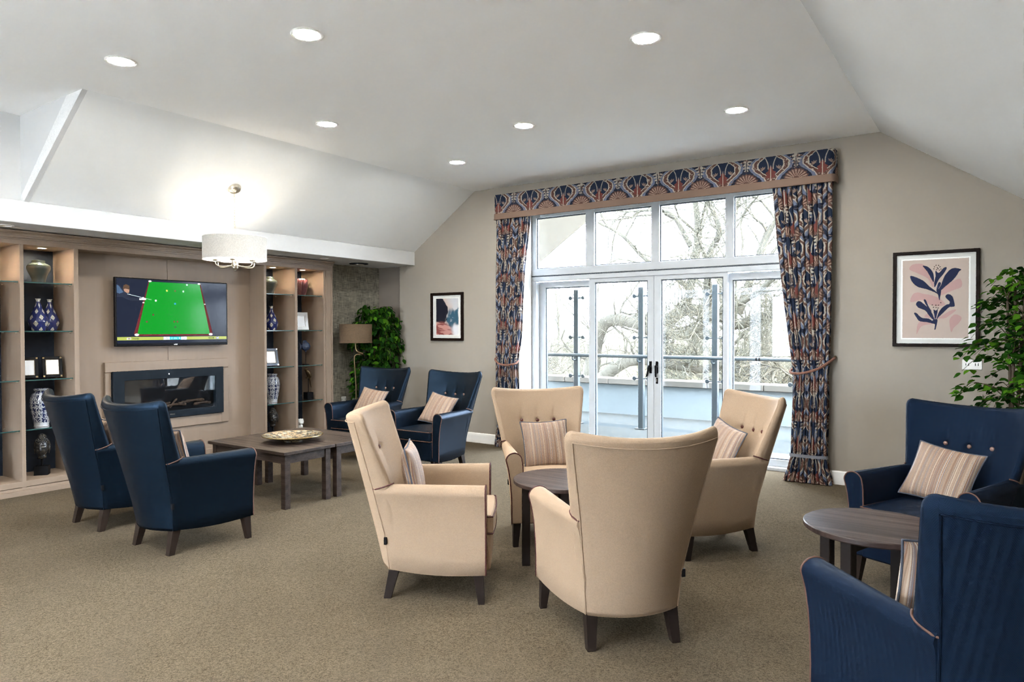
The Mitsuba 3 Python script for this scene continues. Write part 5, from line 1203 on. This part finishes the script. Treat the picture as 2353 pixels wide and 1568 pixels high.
def pot(k, x, y):
    part(k, 'pot', moved(fixn(lat([(0, .0005), (.13, .0005), (.17, .28), (.18, .29), (.18, .31), (.165, .31), (.155, .28), (0, .27)], 40)), trans(x, y, 0)), 'm_charcoal', 40)
def ficus(label, x, y, z0, z1, rad, seed, cam, lim, tiers, nper, drop=.45, fan=None, size=1.0):
    R = np.random.default_rng(seed); k = thing('artificial_tree', label, 'plant'); pot(k, x, y)
    stems = []
    for j, (dx, dy) in enumerate(((0, 0), (.055, .03), (-.04, .035), (.12, -.01))):
        s = spline([(x + dx * .4, y + dy * .4, .27), (x + dx * .8 + R.normal(0, .01), y + dy * .8, .9), (x + dx + R.normal(0, .015), y + dy, z1 - .15 - .05 * j)], 6)
        stems.append(s); part(k, 'trunk', tube(s, np.linspace(.016, .009, len(s)), 7), 'm_stem', True)
    leaves, br = [], []
    for i in range(tiers):
        z = z0 + (z1 - .08 - z0) * (i + R.random() * .8) / tiers; s = stems[R.integers(len(stems))]; b = s[np.abs(s[:, 2] - min(z, s[-1, 2])).argmin()]
        t = R.uniform(0, 2 * np.pi) if fan is None else R.normal(*fan); L_ = rad * R.uniform(.55, 1.0) * (1.0 if z < z1 - .25 else .75)
        e = np.array([b[0] + L_ * math.cos(t), b[1] + L_ * math.sin(t), z + R.uniform(-.02, .12)])
        tip = e + [.10 * math.cos(t), .10 * math.sin(t), -.10]
        e[0], tip[0] = np.clip([e[0], tip[0]], lim[0] + .03, lim[1] - .03); e[1], tip[1] = np.minimum([e[1], tip[1]], lim[2] - .03)
        s2 = spline([b, (b + e) / 2 + [0, 0, .05], e, tip], 4); br.append(tube(s2, np.linspace(.004, .0015, len(s2)), 4))
        for _ in range(nper):
            q = s2[R.integers(3, len(s2))] + R.normal(0, .022, 3); an = t + R.normal(0, .9)
            p = q; s_ = R.uniform(.75, 1.1) * size; M = leaf_matrix(R, p, (math.cos(an), math.sin(an)), R.uniform(-drop * 2, .1), s_)
            tipp = M[:3, :3] @ [.075, 0, 0] + p
            if not (lim[0] < min(p[0], tipp[0]) and max(p[0], tipp[0]) < lim[1] and max(p[1], tipp[1]) < lim[2]) or min(p[2], tipp[2]) < .32: continue
            leaves.append((M, int(R.choice(3, p=[.45, .33, .22]))))
    part(k, 'branches', cat(br), 'm_stem', True, kind='stuff')
    d = [np.linalg.norm((M[:3, 3] - [0, 0, 1.5]) * [1, 1, .3]) for M, _ in leaves]; o = np.argsort(d); foliage(k, [leaves[i] for i in o])
ficus('artificial leafy tree in the alcove behind the floor lamp', -7.25, 6.96, .60, 1.86, .34, 5, None, (-7.50, -6.90, 7.25), 120, 17, 1.0, None, 1.25)
ficus('artificial leafy tree at the right edge of the photo in front of the large print', .10, 6.72, .75, 1.97, .30, 9, None, (-.6, 1.2, 7.20), 100, 15, .35)
